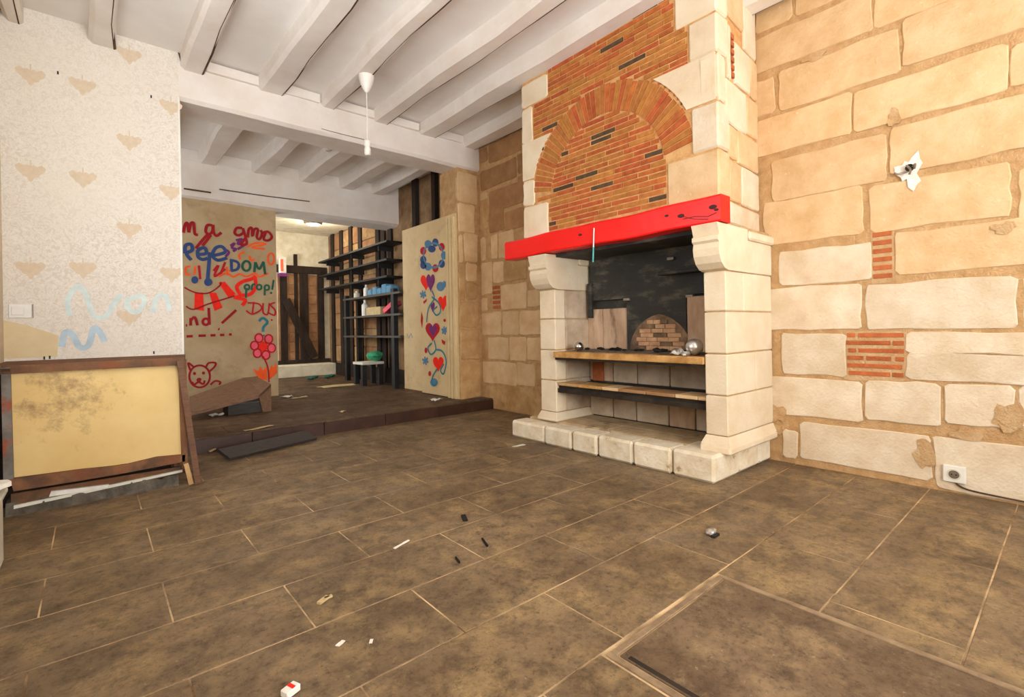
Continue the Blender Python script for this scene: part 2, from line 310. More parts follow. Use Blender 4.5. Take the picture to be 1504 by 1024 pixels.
# ------------------------------------------------------------------ floor
fl = struct(MB().box(XL - .2, XR + .2, Y0 - .2, YS + .05, -0.12, -0.0014).build('floor', 'grout'), 'brown stone tile floor with pale grout joints')
TP, TW = 0.365, 0.72
HX0, HX1, HY0, HY1 = 1.20, 1.86, -0.05, 0.925        # floor hatch
def tile(x0, x1, y0, y1, cache={}):
    key = (round(x1 - x0, 3), round(y1 - y0, 3)); c = ((x0 + x1) / 2, (y0 + y1) / 2, -0.02)
    if key in cache: return share(cache[key], c, fl)
    o = MB().box(x0, x1, y0, y1, -0.02, 0.0).build('tile', 'tile', fl, bevel=0.0015); cache[key] = o; return o
G = 0.0026
k0 = int((Y0 - 0.97) // TP)
for k in range(k0, 12):
    y0 = 0.97 + k * TP; y1 = min(y0 + TP, YS)
    if y0 > YS - 0.03: continue
    off = 0.20 if k % 2 else 0.56
    x = off - TW * 4
    while x < XR:
        a, b = max(x, XL), min(x + TW, XR); x += TW
        if b - a < 0.05: continue
        parts = [(a, b, y0, y1)]
        if y0 < HY1 and y1 > HY0 and a < HX1 and b > HX0:       # cut around the hatch
            parts = []
            if a < HX0 - .04: parts.append((a, HX0 - .035, y0, y1))
            if b > HX1 + .04: parts.append((HX1 + .035, b, y0, y1))
            ma, mb_ = max(a, HX0 - .035), min(b, HX1 + .035)
            if y1 > HY1 + .04: parts.append((ma, mb_, HY1 + .035, y1))
            if y0 < HY0 - .04: parts.append((ma, mb_, y0, HY0 - .035))
        for (p, q, r, s) in parts:
            if q - p > .04 and s - r > .03: tile(p + G, q - G, r + G, s - G)
hatch = empty('floor_hatch', ((HX0 + HX1) / 2, (HY0 + HY1) / 2, -0.004)); tag(hatch, 'rough stone floor hatch with pale border set into the brown tiles', 'hatch')
MB().box(HX0, HX1 - .0, HY0, HY1, -0.004, 0.003).build('slab', 'hatch_slab', hatch, bevel=0.002)
for (a, b, c, d) in ((HX0 - .03, HX0 - .006, HY0 - .03, HY1 + .03), (HX1 + .006, HX1 + .03, HY0 - .03, HY1 + .03), (HX0 - .006, HX1 + .006, HY1 + .006, HY1 + .03), (HX0 - .006, HX1 + .006, HY0 - .03, HY0 - .006)):
    MB().box(a, b, c, d, -0.004, 0.004).build('frame_bar', 'hatch_frame', hatch, bevel=0.002)
MB().box(HX0 + .006, HX0 + .022, 0.36, 0.90, 0.0028, 0.0036).build('slot', 'shelf_under', hatch)
# platform
pf = struct(MB().box(-1.2, XR + .2, YS + .012, YF + .2, -0.05, ZP - 0.012).build('floor_platform', 'grout_dark'), 'dark brown raised platform floor beyond the step')
y = YS
row = 0
while y < YM + 2.6:
    x = -0.3 - (0.3 if row % 2 else 0)
    while x < XR:
        a, b = max(x, -0.45), min(x + 0.6, XR); x += 0.6
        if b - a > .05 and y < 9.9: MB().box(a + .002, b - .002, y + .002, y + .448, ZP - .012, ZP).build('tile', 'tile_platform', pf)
    y += 0.45; row += 1
x = 0.5
for x0, x1 in ((0.46, 1.06), (1.06, 1.69), (1.69, 2.33), (2.33, 2.98), (2.98, XR)):
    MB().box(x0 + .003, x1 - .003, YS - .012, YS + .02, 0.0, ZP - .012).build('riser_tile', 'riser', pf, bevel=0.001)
# ------------------------------------------------------------------ ceilings
ce = struct(MB().box(XL - .2, XR + .2, Y0 - .2, YB + .1, ZC, ZC + .1).build('ceiling', 'white_boards'), 'white painted board ceiling between rough beams')
def joist(parent, x0, x1, y0, y1, zb, zt, crack_shade=True, dep=0.0, m='white_paint', amp=0.014):
    n = 18; V = []; R = random.Random(int(x0 * 1000) + 5); Fc = []; edge = []
    ph = [R.uniform(0, 6.28) for _ in range(6)]
    for i in range(n + 1):
        t = i / n; y = y0 + (y1 - y0) * t
        wv = lambda k, f: amp * math.sin(ph[k] + f * y) + amp * 0.5 * math.sin(ph[(k + 2) % 6] + 2.7 * f * y) + R.uniform(-.003, .003)
        a, b, z = x0 + wv(0, 1.7), x1 + wv(1, 1.3), zb + wv(2, 1.5) * 0.6
        c = 0.028
        V += [(a, y, zt), (a, y, z + c), (a + c, y, z), (b - c * .6, y, z), (b, y, z + c * .6), (b, y, zt)]; edge.append((b - c * .6, y, z, b, z + c * .6))
    k = 6
    for i in range(n):
        for q in range(k - 1): Fc.append((i * k + q, i * k + q + 1, (i + 1) * k + q + 1, (i + 1) * k + q))
    Fc += [tuple(range(k)), tuple(range(n * k, n * k + k))]
    mb = MB(); mb.add(V, Fc); j = mb.build('joist', m, parent)
    if crack_shade:  # dark ribbon painting the gap shadow along the joist's lower right edge
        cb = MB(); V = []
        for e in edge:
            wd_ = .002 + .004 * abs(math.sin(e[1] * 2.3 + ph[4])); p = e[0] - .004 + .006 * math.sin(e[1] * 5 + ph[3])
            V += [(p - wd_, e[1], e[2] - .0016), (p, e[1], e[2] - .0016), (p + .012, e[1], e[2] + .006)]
        cb.add(V, [f for i in range(len(edge) - 1) for f in ((3 * i, 3 * i + 1, 3 * i + 4, 3 * i + 3), (3 * i + 1, 3 * i + 2, 3 * i + 5, 3 * i + 4))]); cb.build('crack_shade', 'crack_shade', j)
    return j
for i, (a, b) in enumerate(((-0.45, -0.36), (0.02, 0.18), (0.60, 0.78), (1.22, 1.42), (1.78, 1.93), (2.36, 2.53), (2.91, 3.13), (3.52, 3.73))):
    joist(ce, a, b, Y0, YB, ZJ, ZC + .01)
for a, b in ((0.78, 1.22), (1.42, 1.78), (1.93, 2.36), (2.53, 2.91), (3.13, 3.52)):
    MB().box(a + .01, b - .01, YB - .035, YB + .02, ZJ + .03, ZC - .015).build('blocking', 'white_paint', ce, bevel=.004)
cm = struct(MB().box(-1.2, XR + .2, YB + .1, YM + .42, ZC - .12, ZC).build('ceiling_middle', 'white_boards'), 'white board ceiling over the raised platform')
for a, b in ((0.45, 0.62), (1.02, 1.22), (1.64, 1.85), (2.22, 2.42), (2.80, 3.0), (3.3, 3.5)):
    joist(cm, a, b, YB + .36, YM + .02, 3.12, ZC - .11, crack_shade=False)
MB().box(-1.0, XR, YM - .05, YM, 3.14, ZC - .12).build('blocking', 'white_paint', cm, bevel=.004)
cf = struct(MB().box(-0.2, XR + .4, YM + .42, YF + .3, 2.98, 3.08).build('ceiling_far', 'far_plaster'), 'pale plaster ceiling of the timber framed back room')
# ------------------------------------------------------------------ wallpaper wall with lintel and pier
wb = struct(MB().box(XL - .1, 0.585, YB, YB + .4, 0, ZC).build('wall_back', 'wallpaper'), 'cream damask wallpapered wall beside the wide opening')
MB().box(0.578, 0.592, YB - .004, YB + .38, 0.1, 3.02).build('edge_strip', 'white_plastic', wb)
lint = MB(); n = 16; V = []
for i in range(n + 1):
    x = 0.585 + (XR - 0.585) * i / n; wv = .006 * math.sin(x * 3.1) + .004 * math.sin(x * 7)
    V += [(x, YB + wv, ZC), (x, YB + wv - .004, 3.03 + wv), (x, YB + .025, 3.0 + wv * .7), (x, YB + .36, 3.0 - wv * .7), (x, YB + .385, 3.03), (x, YB + .385, ZC)]
lint.add(V, [(i * 6 + q, i * 6 + q + 1, i * 6 + q + 7, i * 6 + q + 6) for i in range(n) for q in range(5)] + [tuple(range(6)), tuple(range(n * 6, n * 6 + 6))])
lo_ = lint.build('lintel_beam', 'white_paint', wb); lo_['label'] = 'white painted timber lintel'
cb = MB(); stroke(cb, catmull([onY(x, y, YB - .008) for x, y in ((400, 171), (450, 183), (490, 194), (535, 205))], 3), .006, (0, -1, 0)); cb.build('crack_shade', 'crack_shade', wb)
# cracks where the wallpaper meets the joists
cb = MB()
for seg in (((36, 4), (70, 12), (100, 22), (127, 30)), ((0, 13), (20, 21)), ((187, 47), (213, 56)), ((245, 66), (262, 76), (266, 90))):
    stroke(cb, [onY(x, y, YB - .003) for x, y in seg], .012, (0, -1, 0))
cb.build('gap', 'crack_shade', wb)
for px_, py_ in ((85, 107), (222, 142), (73, 525), (226, 518), (65, 526)):
    c = onY(px_, py_, YB); MB().box(c.x - .005, c.x + .005, YB - .003, YB, c.z - .012, c.z + .012).build('nail_hole', 'black', wb)
# printed lotus motifs
def lotus(px, py):
    c = onY(px, py, YB - .002); s = 0.125; P = []
    half = [(0.05, .5), (.22, .62), (.42, .5), (.72, .66), (1, .42), (.9, .1), (.62, -.12), (.5, -.35), (.25, -.42), (.12, -.68)]
    shape = [(-.05, 1.0), (.05, 1.0)] + half + [(0, -.8)] + [(-x, z) for x, z in half[::-1]]
    mb = MB(); fill(mb, [c + Vector((x * s * .66, 0, z * s * .72)) for x, z in shape], (0, -1, 0)); mb.build('motif', 'motif', wb)
for p in ((45, 112), (121, 127), (190, 82), (251, 158), (190, 209), (45, 253), (122, 263), (251, 283), (190, 338), (45, 396), (122, 396), (252, 403), (190, 466)): lotus(*p)
cb = MB(); fill(cb, [onY(x, y, YB - .0015) for x, y in ((4, 470), (40, 478), (86, 493), (84, 524), (4, 527))], (0, -1, 0)); cb.build('bare_patch', 'beige_patch', wb)
def zA(z): return (z[0] / 3.4125, 300 + z[1] / 3.4125)
def wallstroke(name, m, lines, wd, plane, nrm, par, conv, t=.003, sm=True):
    mb = MB()
    for ln in lines:
        q = catmull([conv(p) for p in ln], 5) if sm and len(ln) > 2 else [conv(p) for p in ln]
        stroke(mb, [plane(*p) for p in q], wd, nrm, t)
    return mb.build(name, m, par)
pY = lambda yy: (lambda x, y: onY(x, y, yy))
wallstroke('faded_graffiti', 'p_pale', [[(350, 560), (340, 480), (390, 412), (430, 450), (470, 560), (530, 560), (570, 500), (610, 450)], [(715, 460), (640, 480), (650, 530), (690, 540), (725, 480), (690, 450)], [(765, 545), (785, 470), (830, 460), (850, 535)]], .035, pY(YB), (0, -1, 0), wb, zA)
wallstroke('faded_graffiti', 'p_paleblue', [[(310, 715), (325, 645), (360, 650), (400, 715), (445, 705), (470, 622), (500, 640), (525, 690)]], .04, pY(YB), (0, -1, 0), wb, zA)
sw = empty('light_switch', onY(30, 470, YB)); tag(sw, 'white switch plate on the wallpaper wall', 'switch')
c = onY(30, 457, YB); MB().box(c.x - .06, c.x + .06, YB - .012, YB, c.z - .05, c.z + .05).build('plate', 'white_plastic', sw, bevel=.003)
MB().box(c.x + .062, c.x + .068, YB - .010, YB, c.z - .05, c.z + .05).build('edge', 'metal_dull', sw)
MB().box(c.x - .045, c.x + .02, YB - .018, YB - .01, c.z - .03, c.z + .03).build('rocker', 'white_plastic', sw, bevel=.002)
# pier of stones that carries the lintel at the right
pier = MB().box(3.44, XR + .1, YB + .01, YB + .4, 0, 3.0).build('pier', 'mortar_tan', wb)
s7 = lambda x, y: (660 + x / 2.1333, 150 + y / 2.1333)
for (a, b, c_, d, m) in ((20, 88, 222, 315, 'stone_tan'), (20, 80, 318, 408, 'stone_tan'), (20, 42, 415, 500, 'stone_tan'), (47, 90, 412, 500, 'stone_tan'), (22, 50, 505, 620, 'stone_ochre'), (53, 88, 505, 560, 'stone_tan'), (53, 88, 566, 618, 'stone_ochre'), (25, 92, 625, 705, 'stone_ochre'), (27, 95, 712, 808, 'stone_ochre'), (30, 100, 815, 932, 'stone_ochre')):
    pl = onY(*s7(a, (c_ + d) / 2), YB); pr = onY(*s7(b, (c_ + d) / 2), YB); t_ = onY(*s7((a + b) / 2, c_), YB); bt = onY(*s7((a + b) / 2, d), YB)
    block(pier, 'stone', (0, YB + .012, 0), (1, 0, 0), (0, -1, 0), (max(3.445, pl.x), min(pr.x, XR - .01), max(bt.z, ZP), t_.z), m, proud=.014, jit=.01)
# ------------------------------------------------------------------ right wall of stones
wr = struct(MB().box(XR + .006, XR + .3, Y0 - .2, YB + .3, 0, ZC).build('wall_right', 'mortar_tan'), 'wall of large cut limestone blocks in tan mortar')
def wstone(xl, xr, yt, yb, m, conv=lambda x, y: (x, y), jit=.011):
    xm, ym = (xl + xr) / 2, (yt + yb) / 2
    a = onX(*conv(xl, ym), XR).y; b = onX(*conv(xr, ym), XR).y; zt = onX(*conv(xm, yt), XR).z; zb = onX(*conv(xm, yb), XR).z
    if min(a, b) > YB - .01: return
    return block(wr, 'stone', (XR + .012, 0, 0), (0, 1, 0), (-1, 0, 0), (min(a, b) - .006, min(max(a, b) + .006, YB), max(zb - .003, .0), min(zt + .003, ZC - .01)), m, proud=.012, jit=jit * .65, ch=.018, bev=.005, sub=2)
W, T, O_ = 'stone_white', 'stone_tan', 'stone_ochre'
for s in ((1151, 1170, 632, 672, W), (1177, 1366, 631, 690, W), (1374, 1620, 655, 738, W),
          (1124, 1264, 556, 613, W), (1272, 1379, 561, 621, W), (1387, 1489, 566, 626, W), (1500, 1610, 572, 633, W),
          (1149, 1241, 490, 550, W), (1332, 1600, 489, 520, W), (1332, 1600, 522, 563, W),
          (1122, 1263, 421, 484, W), (1273, 1492, 412, 482, W), (1505, 1660, 403, 482, W),
          (1144, 1280, 364, 415, W), (1314, 1530, 330, 395, T),
          (1122, 1266, 286, 352, T), (1278, 1483, 256, 328, T), (1499, 1660, 232, 315, T),
          (1134, 1301, 216, 280, T), (1308, 1560, 156, 231, T),
          (1110, 1250, 158, 213, T), (1255, 1478, 100, 164, T), (1485, 1660, 42, 106, T),
          (1108, 1136, 118, 168, T), (1144, 1319, 73, 135, T), (1327, 1545, -14, 62, T), (1110, 1280, 21, 76, T), (1285, 1460, -52, 8, T),
          (1110, 1161, -22, 38, T), (1168, 1330, -82, -12, T), (1335, 1500, -150, -70, T)):
    wstone(*s)
# the wall carries on in the same courses toward the front of the room
CZ = ((.02, .30, W), (.34, .59, W), (.63, .93, W), (.955, 1.26, W), (1.29, 1.57, T), (1.60, 1.87, T), (1.90, 2.20, T), (2.23, 2.51, T), (2.54, 2.83, T), (2.86, 3.13, T), (3.16, 3.39, T))
startY = (-.13, -.09, -.08, -.22, .09, -.24, 0.02, -.24, .06, .30, .20)
for (z0, z1, m), y in zip(CZ, startY):
    while y > Y0:
        l = random.uniform(.5, .95)
        block(wr, 'stone', (XR + .012, 0, 0), (0, 1, 0), (-1, 0, 0), (max(y - l, Y0), y, z0, z1), m, proud=.012, jit=.008, ch=.02, bev=.005, sub=2); y -= l + .035
# small-stone part between fireplace and pier
for (a, b, c_, d, m) in ((92, 118, 148, 188, 'stone_brown'), (122, 224, 112, 172, 'stone_brown'), (97, 208, 196, 258, 'stone_brown'), (214, 232, 160, 222, 'stone_brown'), (214, 232, 230, 262, 'stone_brown'), (125, 232, 264, 330, 'stone_brown'), (94, 118, 286, 305, T), (90, 120, 312, 400, O_),
                         (125, 170, 338, 404, 'stone_brown'), (174, 234, 336, 396, 'stone_brown'), (97, 113, 425, 496, T), (132, 150, 416, 490, T), (154, 200, 404, 486, T), (203, 240, 404, 440, O_), (92, 132, 504, 603, T), (137, 168, 500, 566, T), (172, 242, 498, 558, O_),
                         (163, 242, 570, 648, T), (246, 285, 588, 640, T), (97, 117, 615, 655, T), (98, 161, 660, 730, T), (167, 216, 656, 730, T), (220, 286, 654, 729, T),
                         (122, 185, 738, 807, T), (189, 240, 738, 811, T), (243, 288, 738, 809, T), (103, 210, 816, 884, T), (213, 268, 820, 888, T), (272, 292, 820, 890, O_), (108, 180, 893, 975, O_), (184, 292, 896, 985, O_), (97, 119, 738, 806, O_)):
    wstone(a, b, c_, d, m, s7, jit=.012)
def wbrick(a0, a1, z0, z1):
    return MB().box(XR - .002, XR + .03, min(a0, a1), max(a0, a1), z0, z1).build('brick', 'brick_wall', wr, bevel=.002)
def wbed(xa, xb, ya, yb, conv):
    P = [onX(*conv(x, y), XR) for x, y in ((xa, (ya + yb) / 2), (xb, (ya + yb) / 2), ((xa + xb) / 2, ya), ((xa + xb) / 2, yb))]
    MB().box(XR + .003, XR + .03, P[1].y - .008, P[0].y + .008, P[3].z - .008, P[2].z + .004).build('mortar_bed', 'mortar_pale', wr)
s4 = lambda x, y: (1100 + x / 2.438, 330 + y / 2.438)
zt, zb = onX(*s4(455, 386), XR).z, onX(*s4(455, 553), XR).z
wbed(345, 560, 384, 556, s4); wbed(442, 514, 20, 204, s4)
rows = ([(352, 382), (392, 555)], [(348, 508), (516, 556)], [(356, 384), (392, 556)], [(352, 410), (420, 508), (524, 556)], [(352, 548)], [(356, 504), (512, 552)])
ph = (zt - zb) / 6
for i, r in enumerate(rows):
    for a, b in r:
        wbrick(onX(*s4(a, 470), XR).y, onX(*s4(b, 470), XR).y, zt - (i + 1) * ph + .018, zt - i * ph - .004)
zt, zb = onX(*s4(478, 22), XR).z, onX(*s4(478, 202), XR).z; ph = (zt - zb) / 6
for i in range(6): wbrick(onX(*s4(444, 110), XR).y, onX(*s4(512, 110), XR).y, zt - (i + 1) * ph + .018, zt - i * ph - .006)
zt, zb = onX(*s7(148, 574), XR).z, onX(*s7(148, 652), XR).z; ph = (zt - zb) / 5
for i in range(5): wbrick(onX(*s7(136, 610), XR).y, onX(*s7(158, 610), XR).y, zt - (i + 1) * ph + .016, zt - i * ph - .006)
def smear(px, py, w_, h_, seed):
    c = onX(px, py, XR); R_ = random.Random(seed); P = []
    for k in range(14):
        an = k / 14 * 6.283; r = 1 + R_.uniform(-.3, .3); P.append(Vector((XR - .0062 - R_.uniform(0, .002), c.y + w_ * r * math.cos(an), max(.005, c.z + h_ * r * math.sin(an)))))
    mb = MB(); mb.prism(P, (.015, 0, 0)); mb.build('mortar_smear', 'mortar_pale', wr)
for q_ in ((1140, 607, .07, .06, 1), (1358, 668, .045, .09, 2), (1480, 612, .06, .08, 3), (1313, 172, .035, .05, 4), (1475, 335, .05, .03, 5), (1196, 83, .07, .03, 6), (1130, 628, .1, .05, 7), (1420, 640, .09, .03, 8)): smear(*q_)
# plaster round the wire stub, the wires, the socket
c = onX(1337, 252, XR); mb = MB(); P = []
for k in range(18):
    an = k / 18 * 6.283; r = .075 * (1 + .35 * math.sin(an * 3 + 1) + .2 * math.sin(an * 7)); P.append(Vector((XR - .010, c.y + r * .75 * math.cos(an), c.z + r * 1.2 * math.sin(an))))
mb.prism(P, (.02, 0, 0)); mb.build('plaster_patch', 'paper', wr)
ws = empty('wall_lamp_wires', (XR, c.y, c.z - .05)); tag(ws, 'grey wire ends in a white plaster patch on the stone wall', 'wires')
for k, pts in enumerate((((0, 0, .02), (-.03, .01, .03), (-.045, -.01, .0), (-.05, -.005, -.03)), ((0, -.01, .02), (-.03, -.03, .03), (-.05, -.03, .0)), ((0, .01, .0), (-.03, .05, -.01), (-.03, .07, 0)))):
    mb = MB(); mb.tube(catmull([(XR - .008 + p[0], c.y + p[1], c.z + p[2]) for p in pts], 4), .006, 6); mb.build('wire', 'metal_dull', ws)
MB().tube([(XR + .005, c.y, c.z + .02), (XR - .02, c.y, c.z + .02)], .022, 12).build('conduit', 'black', ws)
c = onX(1402, 696, XR)
so = empty('wall_socket', (XR, c.y, c.z - .05)); tag(so, 'white power socket low on the limestone wall', 'socket')
MB().box(XR - .02, XR + .01, c.y - .05, c.y + .05, c.z - .048, c.z + .048).build('plate', 'white_plastic', so, bevel=.004)
MB().tube([(XR - .018, c.y, c.z), (XR - .024, c.y, c.z)], .032, 18).build('socket_ring', 'white_old', so)
MB().tube([(XR - .0235, c.y, c.z), (XR - .0248, c.y, c.z)], .024, 18).build('socket_well', 'metal_dull', so)
for dy in (-.01, .01): MB().tube([(XR - .0245, c.y + dy, c.z), (XR - .026, c.y + dy, c.z)], .004, 8).build('pin_hole', 'black', so)
cb = MB(); cb.tube(catmull([(XR - .008, c.y - .0, c.z - .045), (XR - .01, c.y - .05, c.z - .075), (XR - .012, c.y - .2, c.z - .085), (XR - .012, c.y - .45, c.z - .09)], 5), .005, 6); tag(cb.build('power_cable', 'crack_shade'), 'thin dark cable running from the socket along the wall foot', 'cable')
# left wall, front wall; unseen windows added in both to light the room
wl = MB(); wl.box(XL - .2, XL, Y0 - .2, 2.2, 0, ZC); wl.box(XL - .2, XL, 3.6, YB + .2, 0, ZC); wl.box(XL - .2, XL, 2.2, 3.6, 0, .85); wl.box(XL - .2, XL, 2.2, 3.6, 2.85, ZC)
wl = struct(wl.build('wall_left', 'plain_plaster'), 'cream plaster wall on the left')
wn_ = struct(empty('window_3', (XL - .1, 2.9, .85)), 'added white framed window, unseen, in the left wall')
for (p, q_, r, t_) in ((2.2, 2.26, .85, 2.85), (3.54, 3.6, .85, 2.85), (2.86, 2.94, .85, 2.85), (2.2, 3.6, .85, .91), (2.2, 3.6, 2.79, 2.85)):
    MB().box(XL - .16, XL - .1, p, q_, r, t_).build('window_frame', 'white_paint', wn_)
MB().box(XL - .135, XL - .13, 2.25, 3.55, .9, 2.8).build('pane', 'window_glass', wn_)
wf = MB(); x0 = XL - .2
for (a, b) in ((XL - .2, .1), (1.4, 1.9), (3.2, XR + .3)): wf.box(a, b, Y0 - .3, Y0, 0, ZC)
for (a, b) in ((.1, 1.4), (1.9, 3.2)): wf.box(a, b, Y0 - .3, Y0, 0, .62); wf.box(a, b, Y0 - .3, Y0, 2.88, ZC)
wf = struct(wf.build('wall_front', 'plain_plaster'), 'cream plaster wall with two added tall windows')
for i, (a, b) in enumerate(((.1, 1.4), (1.9, 3.2))):
    wn_ = struct(empty('window_%d' % (i + 1), ((a + b) / 2, Y0 - .15, .62)), 'added tall white framed window, out of view')
    for (p, q, r, s) in ((a, a + .06, .62, 2.88), (b - .06, b, .62, 2.88), ((a + b) / 2 - .04, (a + b) / 2 + .04, .62, 2.88), (a, b, .62, .68), (a, b, 2.82, 2.88)):
        MB().box(p, q, Y0 - .2, Y0 - .14, r, s).build('window_frame', 'white_paint', wn_)
    MB().box(a + .05, b - .05, Y0 - .175, Y0 - .17, .66, 2.84).build('pane', 'window_glass', wn_)
# ------------------------------------------------------------------ graffiti wall and beam
wm = struct(MB().box(-1.1, 1.93, YM, YM + .16, ZP, 2.72).build('wall_middle', 'graffiti_wall'), 'tan painted wall covered with spray paint')
bm2 = MB(); V = []
for i in range(13):
    x = -1.1 + (XR + 1.1) * i / 12; wv = .008 * math.sin(x * 2.3) + .004 * math.sin(x * 6)
    V += [(x, YM - .05 + wv, 3.14), (x, YM - .05 + wv, 2.70 + wv), (x, YM + .02, 2.665 + wv), (x, YM + .36, 2.665), (x, YM + .4, 3.14)]
bm2.add(V, [(i * 5 + q, i * 5 + (q + 1) % 5, i * 5 + 5 + (q + 1) % 5, i * 5 + 5 + q) for i in range(12) for q in range(5)] + [tuple(range(5)), tuple(range(60, 65))])
o = bm2.build('header_beam', 'white_paint', cm); o['label'] = 'white painted timber beam above the graffiti'
cb = MB(); stroke(cb, [onY(x, y, YM - .06) for x, y in ((270, 277), (310, 283))], .02, (0, -1, 0)); stroke(cb, [onY(x, y, YM - .06) for x, y in ((322, 278), (390, 288), (455, 296))], .014, (0, -1, 0)); cb.build('crack_shade', 'crack_shade', cm)
sA = lambda p: (265 + p[0] / 6.207, 295 + p[1] / 6.207)
sB = lambda p: (265 + p[0] / 5.687, 440 + p[1] / 5.687)
def circ(cx, cy, rx, ry=None, n=14, a0=0, a1=6.2832): ry = ry or rx; return [(cx + rx * math.cos(a0 + (a1 - a0) * k / n), cy + ry * math.sin(a0 + (a1 - a0) * k / n)) for k in range(n + 1)]
GN = (0, -1, 0)
def gs(m, conv, lines, wd, t=.004, sm=True): return wallstroke('graffiti', m, lines, wd * 1.55, pY(YM), GN, wm, conv, t, sm)
def gf(m, conv, polys, t=.003):
    mb = MB()
    for P in polys: fill(mb, [onY(*conv(p), YM) for p in P], GN, t)
    return mb.build('graffiti', m, wm)
gf('p_bright', sA, [[(130, 840), (205, 835), (215, 1005), (125, 990)], [(262, 840), (325, 838), (385, 975), (310, 1005)], [(345, 745), (405, 738), (505, 850), (440, 890)]])
gf('p_pink', sB, [circ(690 + 72 * math.cos(q), 390 + 78 * math.sin(q), 33, 36, 12)[:-1] for q in (0.2, 1.25, 2.3, 3.2, 4.2, 5.4)], .003)
gf('p_bright', sB, [circ(690, 392, 38, 42, 14)[:-1]], .006)
gf('p_orange', sB, [[(605, 575), (650, 600), (665, 555), (690, 590), (720, 560), (725, 675), (650, 665)], [(738, 600), (760, 545), (775, 570), (798, 525), (808, 610), (780, 640), (738, 672)]], .003)
gs('p_orange', sA, [[(90, 600), (50, 610), (52, 672), (92, 668)], [(135, 598), (128, 672)], [(610, 420), (690, 385), (780, 395), (650, 425), (770, 440)], [(585, 468), (535, 490), (545, 535)], circ(825, 530, 28, 52), [(630, 500), (640, 545), (680, 530)], [(350, 690), (420, 660), (480, 692), (540, 668), (600, 690), (680, 662), (720, 692), (800, 660)], [(420, 600), (430, 680)], [(440, 640), (490, 640)]], .016, .0035)
gs('p_bright', sA, [[(685, 685), (650, 712), (560, 740), (512, 790), (545, 865), (490, 880), (590, 905), (562, 955)], [(695, 775), (640, 850), (560, 862)], [(680, 700), (690, 780)]], .03, .0045)
gs('p_red', sA, [[(168, 590), (180, 715)], [(408, 560), (355, 690)], [(300, 640), (345, 590), (310, 690), (410, 622)]], .018, .005)
gs('p_darkred', sA, [[(26, 292), (40, 225), (62, 205), (76, 290)], [(76, 290), (92, 214), (120, 205), (130, 298), (160, 312)], [(292, 226), (245, 224), (230, 280), (260, 306), (290, 280), (297, 222), (302, 290), (330, 320), (372, 290)], [(250, 305), (195, 365), (140, 435)], [(278, 312), (200, 412)],
                     [(565, 250), (512, 250), (494, 295), (530, 316), (572, 290), (568, 250), (592, 330), (602, 392), (552, 398), (592, 340)], [(612, 335), (622, 262), (650, 250), (655, 322), (672, 262), (705, 262), (695, 332), (722, 350), (742, 300), (730, 268)], [(748, 292), (800, 284), (832, 330), (800, 362), (758, 350), (776, 290)]], .022, .006)
gs('p_purple', sA, [[(455, 412), (492, 388), (468, 428), (505, 440), (478, 462)], [(505, 362), (562, 350), (520, 392), (578, 402), (520, 442)], [(400, 440), (440, 470), (410, 510)]], .02, .0065)
gs('p_blue', sA, [[(42, 482), (46, 410), (95, 398), (106, 450), (55, 482), (98, 542)], [(155, 490), (232, 480), (220, 430), (162, 450), (160, 510), (200, 536), (248, 524)], [(300, 500), (405, 470), (380, 420), (322, 430), (290, 500), (342, 542), (425, 520)], [(265, 470), (260, 560), (246, 730)]], .026, .007)
gs('p_blue', sA, [[(462, 540), (466, 640)], [(448, 540), (510, 555), (532, 585), (515, 625), (460, 640)]], .022, .007)
gs('p_green', sA, [circ(600, 595, 36, 44), [(672, 652), (682, 560)], [(682, 560), (716, 622), (756, 555)], [(756, 555), (772, 672)]], .02, .0072)
gf('p_blue', sA, [circ(130, 722, 32, 34)[:-1], circ(252, 742, 38, 36)[:-1]], .007)
gs('p_green', sA, [[(600, 795), (596, 885)], circ(606, 788, 22), [(648, 815), (654, 770), (682, 758)], circ(716, 788, 22), [(768, 780), (766, 862)], circ(786, 792, 22), [(848, 722), (834, 812)], [(828, 832), (822, 850)]], .016, .0075)
gs('p_darkred', sA, [[(36, 790), (130, 835), (250, 842), (350, 782), (370, 740)], [(50, 962), (120, 990), (250, 942), (380, 902), (492, 868)]], .012, .005)
gs('p_red', sB, [[(612, 20), (600, 120)], [(560, 28), (650, 36), (676, 80), (600, 122), (548, 92)], [(690, 30), (690, 108), (728, 122), (742, 30)], [(790, 24), (752, 45), (790, 90), (784, 132), (732, 110)], [(760, 165), (764, 178)]], .014, .005)
gs('p_darkred', sB, [[(84, 218), (86, 155)], [(86, 175), (118, 148), (142, 216)], [(236, 70), (242, 212)], circ(212, 186, 26), [(465, 88), (345, 198)], [(314, 246), (326, 250)], [(44, 216), (56, 216)]] + [[(a, y), (b, y - 2)] for a, b, y in ((50, 102, 308), (150, 212, 303), (250, 292, 300), (330, 366, 297), (405, 428, 293))], .02, .005)
gs('p_teal', sB, [[(655, 182), (688, 155), (726, 190), (692, 232), (690, 270)], [(690, 295), (694, 308)]], .022, .005)
gs('p_red', sB, [circ(690 + 72 * math.cos(q), 390 + 78 * math.sin(q), 33, 36, 12) for q in (0.2, 1.25, 2.3, 3.2, 4.2, 5.4)] + [[(688, 474), (728, 565), (738, 690)]], .012, .0055)
gs('p_darkred', sB, [circ(160, 642, 86, 92, 18), [(82, 590), (64, 530), (108, 562)], [(214, 562), (236, 530), (292, 530), (284, 562), (240, 602)], [(140, 664), (166, 664), (152, 690), (140, 664)], [(94, 688), (115, 710), (150, 690), (190, 706), (202, 676)], [(250, 712), (290, 680), (332, 690), (322, 712)]], .015, .005)
gf('p_darkred', sB, [circ(117, 618, 13)[:-1], circ(192, 614, 13)[:-1]], .005)
